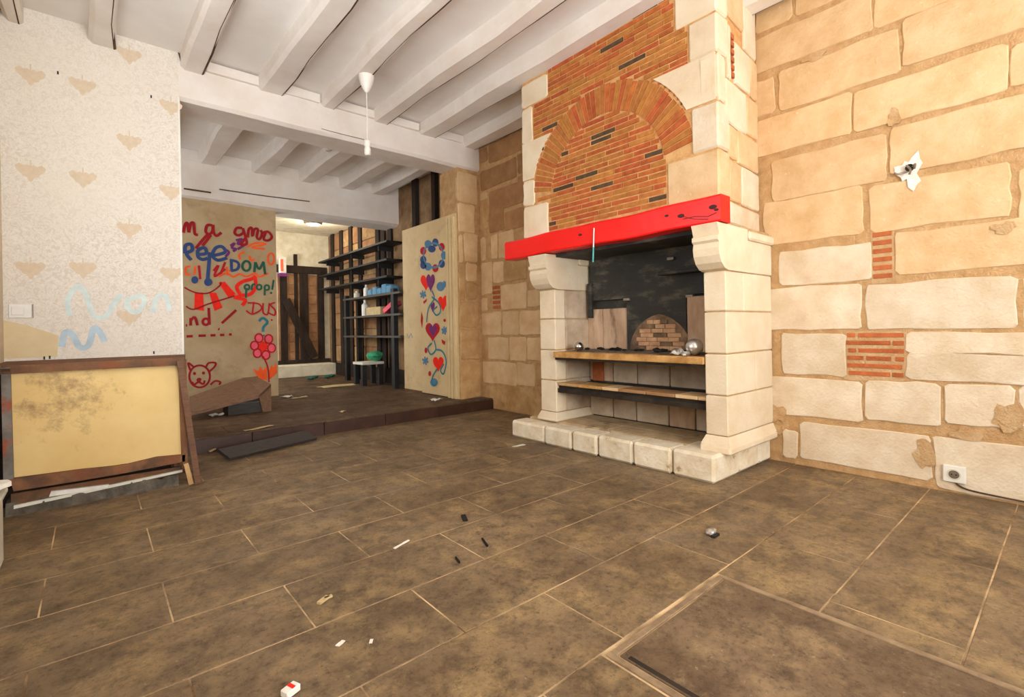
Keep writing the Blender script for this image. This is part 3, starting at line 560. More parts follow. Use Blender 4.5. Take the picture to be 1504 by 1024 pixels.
# middle room left wall (out of sight) with a window opening added for light
wml = MB(); wml.box(-1.2, -1.0, YB + .3, 5.6, 0, ZC); wml.box(-1.2, -1.0, 6.9, YM + .2, 0, ZC); wml.box(-1.2, -1.0, 5.6, 6.9, 0, .8); wml.box(-1.2, -1.0, 5.6, 6.9, 2.7, ZC)
wml.box(-1.2, XL, YB + .1, YB + .3, 0, ZC)
struct(wml.build('wall_middle_left', 'plain_plaster'))
wfl = MB(); wfl.box(0.0, .1, YM + .16, 8.1, 0, 3.05); wfl.box(0.0, .1, 9.7, YF + .2, 0, 3.05); wfl.box(0.0, .1, 8.1, 9.7, 0, 1.0); wfl.box(0.0, .1, 8.1, 9.7, 2.6, 3.05)  # window opening added so daylight reaches the back room
struct(wfl.build('wall_far_left', 'plain_plaster'))
# ------------------------------------------------------------------ painted door in its partition
XD = 3.43
dr = struct(empty('door_1', (XD, 5.7, ZP)), 'cream door panel painted with red hearts and blue curls')
MB().box(XD + .003, XD + .009, 5.03, 5.42, ZP, 2.44).build('partition_edge', 'door_paint', dr)
MB().box(XD + .0031, XD + .07, 5.42, 6.42, ZP, 2.44).build('partition', 'door_paint', dr)
ya, yb_ = onX(619, 460, XD).y, onX(657, 460, XD).y
MB().box(XD - .012, XD + .012, yb_, ya, ZP + .01, 2.27).build('leaf', 'door_paint', dr, bevel=.003)
for yy in (5.06, 5.13, 5.2): MB().box(XD - .022, XD + .012, yy, yy + .05, ZP, 2.40).build('jamb_strip', 'door_paint', dr, bevel=.004)
MB().box(XD - .004, XD + .012, yb_, ya, ZP, ZP + .012).build('threshold', 'black', dr)
MB().box(XD - .002, XD + .012, ya, 6.42, ZP, ZP + .025).build('threshold', 'wood_worn', dr)
sD = lambda p: (605 + p[0] / 4.262, 340 + p[1] / 4.262)
DN = (-1, 0, 0)
pX = lambda x, y: onX(x, y, XD - .014)
def heart(cx, cy, w_, h_, tilt=0.0):
    P = []
    for k in range(24):
        t = k / 24 * 2 * math.pi; x = 16 * math.sin(t) ** 3 / 17 * w_; y = -(13 * math.cos(t) - 5 * math.cos(2 * t) - 2 * math.cos(3 * t) - math.cos(4 * t)) / 15 * h_
        P.append((cx + x * math.cos(tilt) - y * math.sin(tilt) * .3, cy + y + x * tilt * 2))
    return P
def df(m, polys, t=.001):
    mb = MB()
    for P in polys: fill(mb, [pX(*sD(p)) for p in P], DN, t)
    mb.build('painted_motif', m, dr)
def ds(m, lines, wd, t=.002): wallstroke('painted_curl', m, lines, wd * 1.5, pX, DN, dr, sD, t)
df('p_bright', [heart(88, 315, 36, 52), heart(195, 445, 34, 52, -.1), heart(165, 825, 36, 50)], .001)
df('p_red', [heart(130, 622, 48, 62)], .0012); df('p_purple', [heart(118, 315, 28, 60), heart(132, 618, 26, 44), heart(130, 470, 14, 36)], .0018)
wre = [(135 + 68 * math.cos(k * .698), 150 + 82 * math.sin(k * .698)) for k in range(9)]
df('p_skyblue', [circ(x, y, 22, 26, 10)[:-1] for i, (x, y) in enumerate(wre) if i % 3 == 0] + [circ(180, 345, 26, 30)[:-1], circ(138, 945, 24, 26)[:-1]], .0012)
df('p_blue', [circ(x, y, 20, 26, 10)[:-1] for i, (x, y) in enumerate(wre) if i % 3 == 1] + [circ(72, 210, 20, 26)[:-1], circ(125, 110, 24, 22)[:-1]], .0012)
df('p_red', [circ(x, y, 19, 26, 10)[:-1] for i, (x, y) in enumerate(wre) if i % 3 == 2] + [[(70, 440), (95, 420), (90, 440), (75, 455)], [(185, 675), (210, 690), (205, 712), (190, 700)], circ(205, 557, 8, 10)[:-1], circ(88, 745, 9, 18)[:-1], circ(112, 890, 9, 16)[:-1], [(60, 500), (70, 540), (65, 610), (55, 560)]], .0014)
def star(cx, cy, r): return [[(cx + r * math.cos(a), cy + r * 1.3 * math.sin(a)), (cx - r * math.cos(a), cy - r * 1.3 * math.sin(a))] for a in (.3, 1.35, 2.4)]
ds('p_skyblue', star(205, 620, 20) + star(85, 810, 20) + star(70, 395, 20) + star(205, 330, 16), .022)
ds('p_teal', [[(125, 370), (140, 420), (105, 480), (92, 570)], [(125, 410), (170, 450), (180, 500), (155, 525), (135, 495), (160, 470)], [(140, 680), (150, 740), (120, 770), (100, 730), (125, 700)], [(150, 740), (190, 750), (215, 810), (200, 890), (180, 870), (200, 830)], [(160, 860), (135, 900), (125, 940), (140, 965), (160, 940)]], .016)
ds('p_skyblue', circ(135, 150, 62, 76, 18) and [circ(135, 150, 62, 76, 18)], .02, .0012)
mb = MB(); stroke(mb, [onX(x, y, XD + .002) for x, y in ((598, 490), (600, 497), (604, 490), (606, 496))], .012, DN, .001); mb.build('painted_curl', 'p_skyblue', dr)
# timber above the partition
mat('infill_old', srgb(150, 118, 84), srgb(120, 92, 64), 7, 0.92, 0.5, 40)
wmr = struct(MB().box(XR - .01, XR + .2, YB + .38, YF + .3, 0, ZC).build('wall_middle_right', 'infill_old'), 'timber framed wall behind the painted door')
for yy, w_ in ((5.55, .1), (5.95, .09), (6.5, .1)): MB().box(XR - .08, XR - .01, yy, yy + w_, 2.3, 3.28).build('stud', 'timber_dark', wmr)
MB().box(XR - .08, XR - .01, 5.4, 6.62, 2.36, 2.44).build('rail', 'timber_dark', wmr)
# ------------------------------------------------------------------ far room: timber framed walls
wfa = struct(MB().box(0, XR + .3, YF, YF + .2, 0, 3.05).build('wall_far', 'far_plaster'), 'back wall of dark timber studs and brick infill')
def fy(px): return onY(px, 450, YF).x
for a, b in ((408, 414), (422, 434), (437, 440), (452, 466), (472, 474)):
    MB().box(fy(a), fy(b), YF - .012, YF, .35, 2.15).build('infill_panel', 'infill_red', wfa)
for k in range(9):
    MB().box(fy(453), fy(465), YF - .022, YF - .01, .42 + k * .19, .59 + k * .19).build('infill_block', 'infill_red', wfa, bevel=.004)
    MB().box(fy(424), fy(432), YF - .022, YF - .01, .42 + k * .19, .59 + k * .19).build('infill_block', 'infill_red', wfa, bevel=.004)
for a, b, z1 in ((411, 421, 2.2), (432, 437, 2.55), (440, 452, 2.2), (466, 475, 2.2)):
    MB().box(fy(a), fy(b), YF - .05, YF, ZP + .2, z1).build('stud', 'timber_dark', wfa, bevel=.004)
MB().box(fy(400), fy(480), YF - .06, YF, 2.17, 2.32).build('top_plate', 'timber_dark', wfa, bevel=.005)
p0, p1 = onY(420, 440, YF - .08), onY(462, 525, YF - .08); d = (p1 - p0); mb = MB(); mb.obox((p0 + p1) / 2, d / 2, Vector((0, .03, 0)), d.cross(Vector((0, 1, 0))).normalized() * .075); mb.build('brace', 'timber_dark', wfa)
MB().box(1.9, fy(482), YF - .45, YF, ZP, .36).build('plinth', 'far_plaster', wfa, bevel=.01)
MB().box(fy(400), fy(482), YF - .06, YF - .0, .36, .44).build('sill', 'timber_dark', wfa)
wst = wmr
for px in (492, 505, 519, 533, 559, 567, 577):
    yy = onX(px, 450, XR).y; MB().box(XR - .05, XR - .01, yy - .07, yy + .07, ZP, 2.98).build('stud', 'timber_dark', wst, bevel=.004)
for i, (pa, pb) in enumerate(((494, 503), (507, 517), (521, 531), (535, 557))):
    ya_, yb2 = onX(pa, 450, XR).y, onX(pb, 450, XR).y
    for k in range(8):
        MB().box(XR - .026, XR - .008, yb2 + .02, ya_ - .02, .4 + k * .32, .70 + k * .32).build('infill_block', ('infill', 'infill_red')[(i + k) % 2], wst, bevel=.004)
MB().box(XR - .07, XR - .01, 6.8, YF, ZP, .36).build('sill', 'timber_dark', wst)
lamp = empty('ceiling_lamp', (0, 0, 0)); c = onZ(460, 328, 2.94); WL[lamp.name] = Vector((c.x, c.y, 2.90)); lamp.location = (c.x, c.y, 2.90); tag(lamp, 'round flush ceiling lamp in the timber framed back room', 'lamp')
MB().lathe((c.x, c.y, 2.92), [(.15, .06), (.16, .03), (.14, 0)], 20).build('base', 'metal_dull', lamp)
MB().lathe((c.x, c.y, 2.90), [(.02, 0), (.09, .005), (.13, .025)], 20).build('diffuser', 'white_plastic', lamp)
pl = bpy.data.lights.new('lamp_light', 'POINT'); pl.energy = 22; pl.color = (1, .9, .72); pl.shadow_soft_size = .12; po = bpy.data.objects.new('lamp_light', pl); COL.objects.link(po); po.location = (c.x, c.y, 2.78)
# shelving
for i, (y1_, y2_) in enumerate(((384, 357), (404.5, 383), (424, 407))):
    p0, p1 = onX(483, y1_, XR - .15), onX(586, y2_, XR - .15)
    sh = empty('wall_shelf', (XR - .15, (p0.y + p1.y) / 2, p1.z)); z = (p0.z + p1.z) / 2
    tag(sh, ('highest long black shelf on the timber framed wall', 'middle long black shelf on the timber framed wall', 'lowest long black shelf, just above the blue packs')[i], 'shelf')
    MB().box(XR - .36, XR - .08, p1.y, p0.y, z - .03, z + .0).build('board', 'black', sh)
    for yy in (p1.y + .4, (p0.y + p1.y) / 2, p0.y - .3): MB().box(XR - .3, XR - .055, yy, yy + .03, z - .1, z - .03).build('bracket', 'black', sh)
XS = 3.42
su = empty('shelf_rack', (XS, 7.6, ZP)); tag(su, 'black shelf rack holding bottles and packs in the back room', 'rack')
yl, yr = onX(510, 500, XS).y, onX(580, 500, XS).y
for yy in (yl, yr):
    for xx in (XS, XS + .22): MB().box(xx - .035, xx + .035, yy - .045, yy + .045, ZP, 1.62).build('post', 'black', su)
ZS = []
for (y1_, y2_) in ((438, 430), (467, 459), (495, 491)):
    z = (onX(509, y1_, XS).z + onX(586, y2_, XS).z) / 2; ZS.append(z)
    MB().box(XS - .04, XS + .26, yr - .25, yl + .06, z - .03, z).build('shelf_board', 'plank_grey', su)
def bottle(px, py, z, r, h, m, label, cap='white_plastic', x=XS + .06):
    yy = onX(px, py, x).y; o = empty('bottle', (x, yy, z)); tag(o, label, 'bottle')
    MB().lathe((x, yy, z), [(r, 0), (r, h * .68), (r * .4, h * .82), (r * .35, h * .9)], 12).build('body', m, o, smooth=False)
    MB().lathe((x, yy, z + h * .88), [(r * .42, 0), (r * .42, h * .12)], 10).build('cap', cap, o)
bottle(536, 445, ZS[1], .055, .27, 'white_plastic', 'tall white plastic bottle on the rack')
bottle(524, 430, ZS[0], .05, .12, 'white_old', 'short cream jar shaped bottle at the rack end')
bottle(538, 430, ZS[0], .045, .2, 'white_plastic', 'small white bottle beside the blue packs')
for k, (px, h) in enumerate(((549, .10), (556, .13), (563, .10), (570, .15), (577, .12))):
    yy = onX(px, 425, XS + .08).y; o = MB(); o.box(XS, XS + .16, yy - .075, yy + .075, ZS[0], ZS[0] + h); o = o.build('wrapped_pack', 'p_bluepack', bevel=.015); tag(o, 'pale blue wrapped pack on the rack top shelf', 'pack', 'blue packs on the shelf rack')
yy = onX(553, 455, XS + .08).y; tag(MB().box(XS, XS + .18, yy - .3, yy + .22, ZS[1], ZS[1] + .13).build('carton', 'paper_tan', bevel=.006), 'long tan carton on the second rack shelf', 'box')
p = onX(576, 448, XS + .08); o = MB(); o.obox((XS + .08, p.y, ZS[1] + .11), (.07, 0, 0), (0, .16, -.06), (0, .02, .03)); tag(o.build('magazine', 'p_pink'), 'pink magazine slanting on the second rack shelf', 'magazine')
# stool with the green bag
c = onZ(541, 565, ZP); st = empty('stool', (c.x, c.y, ZP)); tag(st, 'small black stool with a pale top beside the shelf rack', 'stool')
MB().box(c.x - .17, c.x + .2, c.y - .17, c.y + .2, ZP + .33, ZP + .37).build('seat', 'white_old', st, bevel=.006)
for i in (-.13, .15):
    for j in (-.13, .15): MB().box(c.x + i - .035, c.x + i + .035, c.y + j - .035, c.y + j + .035, ZP, ZP + .33).build('leg', 'black', st)
mb = MB(); mb.ico((c.x + .12, c.y + .0, ZP + .46), .13, 2, (1, 1.0, .6), .18); tag(mb.build('plastic_bag', 'p_green2'), 'crumpled green plastic bag on the stool', 'bag')
c = onZ(474, 556, ZP)
for k in range(4):
    mb = MB(); mb.ico((c.x + -.24 + .15 * k, c.y + (-.1, .12, -.05, .15)[k], ZP + .03), .06, 1, (1.2, 1, .5), .25); tag(mb.build('glass_shard_heap', 'p_green'), 'small green heap of litter before the plinth', 'litter', 'green litter on the platform')
c = onY(417, 392, YF - .2); bo = empty('wall_lantern', (c.x, YF - .09, c.z - .2)); tag(bo, 'pink and white lantern hung on the timber studs', 'lantern')
MB().box(c.x - .06, c.x + .06, YF - .16, YF - .05, c.z - .12, c.z + .2).build('body', 'paper', bo, bevel=.01); MB().box(c.x - .07, c.x + .07, YF - .17, YF - .05, c.z - .18, c.z - .12).build('base', 'p_purple', bo); MB().box(c.x - .05, c.x - .0, YF - .165, YF - .16, c.z - .08, c.z + .15).build('stripe', 'p_salmon', bo)
# ------------------------------------------------------------------ platform litter
def sheet(name, px, py, z, sx, sy, rot, m, label, lift=.012):
    c = onZ(px, py, z); n = 5; V = []; R = random.Random(int(px))
    for i in range(n):
        for j in range(n):
            u, v = (i / (n - 1) - .5) * sx, (j / (n - 1) - .5) * sy
            V.append((c.x + u * math.cos(rot) - v * math.sin(rot), c.y + u * math.sin(rot) + v * math.cos(rot), z + .002 + R.uniform(0, lift)))
    mb = MB(); mb.add(V, [(i * n + j, i * n + j + 1, (i + 1) * n + j + 1, (i + 1) * n + j) for i in range(n - 1) for j in range(n - 1)]); bmk = mb.build(name, m); md = bmk.modifiers.new('thickness', 'SOLIDIFY'); md.thickness = .002; md.offset = 1
    return tag(bmk, label, 'paper')
sheet('cardboard_sheet', 497, 567, ZP, .6, .26, .1, 'paper_tan', 'flattened tan cardboard lying before the shelf rack')
sheet('paper_scrap', 421, 584, ZP, .14, .1, .3, 'paper', 'white paper scrap beside the graffiti wall corner', .03)
sheet('paper_scrap', 440, 584.5, ZP, .2, .06, .1, 'paper_tan', 'tan paper strip beside the white scrap on the platform')
sheet('paper_scrap', 640, 588, ZP, .16, .09, .4, 'paper', 'white paper scrap in front of the painted door', .03)
sheet('paper_scrap', 503, 605, ZP, .06, .05, .2, 'paper_tan', 'tiny pale scrap near the step edge')
sheet('paper_scrap', 380, 630, ZP, .26, .05, .35, 'paper_tan', 'thin pale strip on the platform behind the dark board')
sheet('paper_scrap', 318, 611, ZP, .12, .08, .4, 'paper', 'white scrap under the tipped wooden bench', .03)
# tipped bench: three boards on end supports
bn = empty('wooden_bench', (1.2, 6.1, ZP)); tag(bn, 'brown wooden bench tipped down at one end in front of graffiti', 'bench')
A = onZ(283, 607, ZP); A = Vector((.74, 5.75, ZP + .03)); 
front_lo, front_hi = onY(278, 607, 5.8), onY(380, 581, 5.8)
back_lo, back_hi = onY(278, 583, 6.3), onY(357, 555, 6.3)
tipL = front_lo; tipR = front_hi
mb = MB(); mb.add([front_lo, front_hi, back_hi, back_lo, front_lo + UP * -.03, front_hi + UP * -.03, back_hi + UP * -.03, back_lo + UP * -.03], [(0, 1, 2, 3), (7, 6, 5, 4), (0, 4, 5, 1), (1, 5, 6, 2), (2, 6, 7, 3), (3, 7, 4, 0)])
mb.build('seat_board', 'wood_bench', bn)
e0, e1 = front_hi, back_hi; f0, f1 = onY(403, 560, 6.15), onY(399, 602, 5.9)
mb = MB(); top_r = onY(398, 564, 5.85); top_b = onY(376, 553, 6.35)
mb.add([front_hi, top_r, top_b, back_hi] + [p - UP * .03 for p in (front_hi, top_r, top_b, back_hi)], [(0, 1, 2, 3), (7, 6, 5, 4), (0, 4, 5, 1), (1, 5, 6, 2), (2, 6, 7, 3), (3, 7, 4, 0)]); mb.build('end_board', 'wood_bench', bn)
mb = MB(); mb.add([front_hi, top_r, Vector((top_r.x + .0, top_r.y, ZP)), Vector((top_r.x - .09, top_r.y - .02, ZP)), ] + [p + Vector((0, .045, 0)) for p in (front_hi, top_r, Vector((top_r.x, top_r.y, ZP)), Vector((top_r.x - .09, top_r.y - .02, ZP)))], [(0, 1, 2, 3), (7, 6, 5, 4), (0, 4, 5, 1), (1, 5, 6, 2), (2, 6, 7, 3), (3, 7, 4, 0)]); mb.build('leg', 'wood_bench', bn)
mb = MB(); mb.add([top_b, top_b + Vector((.02, 0, 0)), Vector((top_b.x + .03, top_b.y, ZP)), Vector((top_b.x - .05, top_b.y, ZP))] + [p + Vector((0, .04, 0)) for p in (top_b, top_b + Vector((.02, 0, 0)), Vector((top_b.x + .03, top_b.y, ZP)), Vector((top_b.x - .05, top_b.y, ZP)))], [(0, 1, 2, 3), (7, 6, 5, 4), (0, 4, 5, 1), (1, 5, 6, 2), (2, 6, 7, 3), (3, 7, 4, 0)]); mb.build('leg', 'wood_bench', bn)
c0, c1 = onZ(335, 611, ZP), onZ(392, 604, ZP)
kb = empty('low_dark_box', ((c0.x + c1.x) / 2, c0.y + .1, ZP)); tag(kb, 'low dark wooden box under the raised end of bench', 'box')
MB().box(c0.x, c1.x - .05, c0.y, c0.y + .28, ZP, ZP + .11).build('body', 'dark_wood', kb, bevel=.004); MB().box(c0.x - .01, c1.x - .04, c0.y - .01, c0.y + .29, ZP + .11, ZP + .125).build('lid', 'plank_grey', kb)
# dark board lying against the step
FL, FR, BR = onZ(338, 673, .03), onZ(466, 643, .03), onZ(450, 632, .095); BL = FL + BR - FR; P = [FL, FR, BR, BL]; nn = (FR - FL).cross(BR - FR).normalized() * .028
mb = MB(); mb.add([p - nn for p in P] + P, [(3, 2, 1, 0), (4, 5, 6, 7), (0, 1, 5, 4), (1, 2, 6, 5), (2, 3, 7, 6), (3, 0, 4, 7)]); tag(mb.build('dark_board', 'plank_grey'), 'dark grey board leaning on the step edge', 'board')
c = onZ(305, 662, 0.0)
for k in range(5):
    mb = MB(); a_ = .4 + .1 * k; d = Vector((math.cos(a_), math.sin(a_), .15)) * .055; q = Vector((c.x - .05 + .03 * k, c.y + (.05, -.03, .02, -.08, -.01)[k], .022)); mb.obox(q, d, Vector((-d.y, d.x, 0)).normalized() * .009, (0, 0, .005)); tag(mb.build('wood_splinter', 'paper_tan'), 'pale wood splinter beside the dark board end', 'splinter', 'splinters by the dark board')
# ------------------------------------------------------------------ low cupboard under the wallpaper
YX = 3.87
cu = empty('low_cupboard', (.05, 4.4, 0)); tag(cu, 'low boxed cupboard with a stained yellow front panel below the wallpaper', 'cupboard')
def q(px, py, dy=0): return onY(px, py, YX + dy)
def slab(name, pts, dy, th, m, par):
    P = [onY(x, y, YX + dy) for x, y in pts]; mb = MB(); mb.prism(P, (0, th, 0)); return mb.build(name, m, par)
top = MB(); top.add([(XL + .01, YX - .01, .795), (.455, YX - .01, .795), (.60, YB - .005, .795), (XL + .01, YB - .005, .795), (XL + .01, YX - .01, .825), (.455, YX - .01, .825), (.60, YB - .005, .825), (XL + .01, YB - .005, .825)], [(3, 2, 1, 0), (4, 5, 6, 7), (0, 1, 5, 4), (1, 2, 6, 5), (2, 3, 7, 6), (3, 0, 4, 7)]); top.build('top_board', 'wood_worn', cu)
sd = MB(); sd.add([(.40, YX + .06, .12), (.43, YX + .06, .12), (.57, YB - .01, .12), (.54, YB - .01, .12), (.40, YX + .06, .795), (.43, YX + .06, .795), (.57, YB - .01, .795), (.54, YB - .01, .795)], [(3, 2, 1, 0), (4, 5, 6, 7), (0, 1, 5, 4), (1, 2, 6, 5), (2, 3, 7, 6), (3, 0, 4, 7)]); sd.build('side_board', 'wood_worn', cu)
slab('front_panel', [(16, 546), (262, 534), (271, 668), (20, 706)], .02, .015, 'yellow_panel', cu)
slab('top_rail', [(2, 538), (270, 525), (270, 536), (2, 549)], -.005, .03, 'wood_worn', cu)
slab('stile', [(1, 540), (15, 540), (20, 706), (5, 715)], -.01, .03, 'grey_worn', cu)
slab('stile', [(262, 528), (274, 528), (276, 690), (268, 690)], -.012, .03, 'wood_worn', cu)
slab('bottom_rail', [(14, 704), (60, 698), (120, 690), (180, 684), (230, 672), (272, 668), (272, 678), (190, 694), (120, 706), (20, 722)], -.012, .03, 'wood_worn', cu)
slab('kick_board', [(16, 726), (275, 684), (275, 694), (16, 746)], .05, .02, 'wood_worn', cu)
slab('white_strip', [(20, 743), (268, 690), (268, 693.5), (20, 748)], .035, .02, 'white_old', cu)
slab('flaking_strip', [(75, 722), (160, 712), (158, 716), (110, 724), (72, 730)], .03, .02, 'paper', cu)
mb = MB(); V = []; n = 26
for i in range(n + 1):
    x = XL + .1 + (.42 - XL - .1) * i / n; R_ = random.uniform(-.012, .012); z = .065 + random.uniform(-.01, .012)
    V += [(x, YX + .03 + R_, 0.0), (x, YX + .045 + R_, z), (x, YX + .3, z)]
mb.add(V, [(3 * i + k, 3 * i + k + 1, 3 * i + 4 + k, 3 * i + 3 + k) for i in range(n) for k in (0, 1)]); mb.build('rubble_base', 'rubble', cu)
MB().box(XL + .02, .40, YX + .25, YX + .27, 0, .79).build('inner_board', 'shelf_under', cu)
p0, p1 = onY(264, 530, YX - .04), onZ(290, 712, 0.0); 
def stick(name, p0, p1, w_, th, m, label, cat):
    d = (p1 - p0); s = d.cross(Vector((0, 1, 0))).normalized() * w_; mb = MB(); mb.obox((p0 + p1) / 2, d / 2, s, s.cross(d).normalized() * th); return tag(mb.build(name, m), label, cat)
p1 = Vector((p1.x, p1.y - .02, .012)); stick('leaning_batten', p0, p1, .017, .012, 'wood_brown', 'narrow wooden batten leaning against the cupboard corner', 'batten')
p0, p1 = onY(272, 680, YX - .03), onZ(279, 711, 0.0); p0.y -= .04; p1 = Vector((p1.x, p1.y - .05, .012)); stick('short_batten', p0, p1, .013, .01, 'stone_ochre', 'short broken batten at the foot of the leaning one', 'batten')
# white casing on the left wall
ca = empty('pipe_casing', (-.4, 2.9, 0)); tag(ca, 'low white boxed pipe casing along the left wall', 'casing')
MB().box(XL + .002, -.315, 2.0, 3.16, 0, .30).build('front_board', 'white_old', ca, bevel=.004); MB().box(XL + .002, -.30, 2.0, 3.18, .30, .318).build('top_board', 'white_old', ca, bevel=.003)
mb = MB(); mb.ico((-.345, 3.1, .345), .055, 2, (1.1, 1.2, .5), .25); tag(mb.build('crumpled_paper', 'paper'), 'torn white paper lump on top of the casing', 'paper')
# ------------------------------------------------------------------ fireplace
fp = empty('fireplace', (3.4, 2.45, 0)); tag(fp, 'large stone fireplace with brick chimney breast and bright red mantel beam', 'fireplace')
XB = 3.06
# hearth
hb = MB().box(3.12, XR, 1.62, 3.40, 0, .165).build('hearth', 'hearth_top', fp)
def hy(px): return onX(px, 660, 2.93).y
ed = [3.46] + [hy(p) for p in (799.8, 839.7, 877, 928.8, 986)] + [1.50]
for i in range(6):
    a, b = ed[i], ed[i + 1]; zt_ = .15 + .028 * i / 5; xf = 2.93 - .0 * i
    MB().box(xf + random.uniform(-.006, .006), 3.27 if i == 5 else 3.13, b + .004, a - .004, 0, zt_).build('hearth_stone', 'hearth_stone', hb, bevel=.018)
for a, b in ((3.28, 3.58), (3.592, XR)): MB().box(a, b, 1.505, 1.66, 0, .175).build('hearth_stone', 'hearth_stone', hb, bevel=.02)
for (a, b, c_, d) in ((3.125, 3.34, 2.5, 3.38), (3.125, 3.34, 1.68, 2.49), (3.345, 3.56, 2.2, 3.05), (3.345, 3.56, 1.68, 2.195)): MB().box(a, b, c_, d, .16, .172).build('hearth_tile', 'hearth_top', hb, bevel=.002)
# pillars
def pillar(y0, y1, x0, cuts, splits, name, mats):
    body = MB().box(x0 + .014, XR, y0 + .012, y1 - .012, .16, 1.66).build('pillar', 'mortar_pale', fp)
    for i in range(len(cuts) - 1):
        xs = [x0] + splits[i] + [XR]
        for k in range(len(xs) - 1):
            MB().box(xs[k] + (.004 if k else 0), xs[k + 1], y0, y1, cuts[i] + .004, cuts[i + 1] - .004).build('stone', mats[min(k, len(mats) - 1)], body, bevel=.006)
    prof = [(x0 - .05, cuts[0] - .1), (x0 - .05, cuts[0] - .05), (x0 - .02, cuts[0] - .02), (x0, cuts[0])]
    MB().box(x0 - .035, XR, y0 - .03, y1 + .03, .165, cuts[0] - .055).build('base_block', mats[0], body, bevel=.012)
    mb = MB(); a, b = x0 - .03, x0; V = []
    mb.add([(x0 - .028, y0 - .024, cuts[0] - .056), (XR, y0 - .024, cuts[0] - .056), (XR, y1 + .024, cuts[0] - .056), (x0 - .028, y1 + .024, cuts[0] - .056), (x0, y0, cuts[0] + .0), (XR, y0, cuts[0]), (XR, y1, cuts[0]), (x0, y1, cuts[0])], [(3, 2, 1, 0), (4, 5, 6, 7), (0, 1, 5, 4), (1, 2, 6, 5), (2, 3, 7, 6), (3, 0, 4, 7)]); mb.build('base_moulding', mats[0], body)
    # corbel: curved profile swelling forward under the mantel
    z0, z1 = cuts[-1], 1.64; pr = [(x0 + .02, z0), (x0 - .03, z0 + .01), (x0 - .075, z0 + .045), (x0 - .10, z0 + .09), (x0 - .108, z0 + .135), (x0 - .10, z0 + .17), (x0 - .118, z0 + .185), (x0 - .118, z0 + .21), (x0 - .10, z0 + .22), (x0 - .125, z1 - .0)]
    out = [(x, y0 - .012, z) for x, z in pr] + [(x0 + .30, y0 - .012, z1), (x0 + .30, y0 - .012, z0)]
    mb = MB(); mb.prism(out, (0, y1 - y0 + .024, 0)); o = mb.build('corbel', mats[0], body)
    MB().box(x0 + .302, XR, y0 - .006, y1, z0, z1 - .07).build('stone', mats[0], body, bevel=.005)
    MB().box(x0 + .302, XR, y0 - .03, y1, z1 - .07, z1 - .01).build('string_course', mats[0], body, bevel=.012)
    return body
zs = [onX(1050, y, 3.08).z for y in (640, 581, 520, 458, 398)]
pillar(1.485, 1.635, 3.08, zs, [[], [3.50], [], [3.33]], 'pillar', ['stone_pale', 'stone_pale', 'stone_pale'])
zs = [onX(803, y, 3.11).z for y in (604, 558, 514, 469, 426)]
pillar(3.04, 3.235, 3.11, zs, [[3.24], [3.24], [3.24], [3.24]], 'pillar', ['stone_pale', 'stone_grey'])
# firebox: back wall of small stones, iron-black hood behind the beam, brick niche
fb = MB().box(3.575, XR - .005, 1.63, 3.05, .16, 1.66).build('firebox', 'soot', fp)
R = random.Random(3)
for z0, z1 in ((.18, .45), (.50, .735)):
    y = 3.035
    while y > 1.66:
        l = R.uniform(.22, .42); e = max(y - l, 1.64)
        MB().box(3.555, 3.58, e + .005, y - .005, z0, z1).build('stone', R.choice(['fire_brown', 'stone_grey', 'stone_grey']), fb, bevel=.006); y = e
MB().box(3.53, 3.556, 2.86, 2.98, .50, .735).build('brick', 'brick_wall', fb, bevel=.004)
ya_, yb2 = onX(864, 470, 3.555).y, onX(921, 470, 3.555).y
for a, b in ((ya_, (ya_ + yb2) / 2 + .05), ((ya_ + yb2) / 2 + .045, yb2)): MB().box(3.55, 3.58, b, a, .79, 1.16).build('stone', 'fire_brown', fb, bevel=.006)
MB().box(3.50, 3.58, 1.64, onX(1013, 470, 3.54).y, .79, 1.22).build('stone', 'fire_brown', fb, bevel=.006)
MB().box(3.535, 3.58, onX(1010, 470, 3.55).y, onX(922, 470, 3.55).y, .79, 1.25).build('niche_surround', 'soot', fb, bevel=.004)
cy, hw = onX(968, 500, 3.53).y, onX(925, 500, 3.53).y - onX(968, 500, 3.53).y
NP = [(cy + hw * math.cos(t), .795 + .30 * math.sin(t) * (1 - .12 * abs(math.cos(t)))) for t in [math.pi * k / 14 for k in range(15)]]
mb = MB(); mb.prism([(3.531, y, z) for y, z in NP], (.01, 0, 0)); mb.build('niche_back', 'fire_soot', fb)
for k in range(7):
    z0 = .797 + k * .036; half = hw * .82 * math.sqrt(max(0, 1 - ((z0 + .036 - .795) / .29) ** 2)); y = cy + half - (.03 if k % 2 else 0); nb = 4 if k < 3 else 3
    for j in range(nb):
        l = (2 * half - .03) / nb; MB().box(3.526 - random.uniform(0, .005), 3.536, y - l + .002, y - .002, z0, z0 + .033).build('brick', 'fire_brick' if (k * 3 + j) % 5 else 'fire_soot', fb, bevel=.002); y -= l
_unused = MB(); _unused.add([(3.13, 1.64, 1.60), (3.56, 1.64, 1.20), (3.56, 3.03, 1.20), (3.13, 3.03, 1.60), (3.16, 1.64, 1.66), (3.575, 1.64, 1.26), (3.575, 3.03, 1.26), (3.16, 3.03, 1.66)], [(3, 2, 1, 0), (4, 5, 6, 7), (0, 1, 5, 4), (1, 2, 6, 5), (2, 3, 7, 6), (3, 0, 4, 7)])
mb = MB().box(3.53, 3.576, 1.64, 2.99, 1.24, 1.66); mb.build('hood_plate', 'soot', fb)
MB().box(3.12, 3.54, 1.64, 3.03, 1.62, 1.66).build('hood_ceiling', 'soot', fb)
MB().box(3.42, 3.54, 1.66, 2.2, 1.40, 1.425).build('hood_lip', 'soot', fb, bevel=.004)
MB().box(3.50, 3.535, 2.955, 3.0, 1.08, 1.40).build('iron_bar', 'soot', fb, bevel=.004)
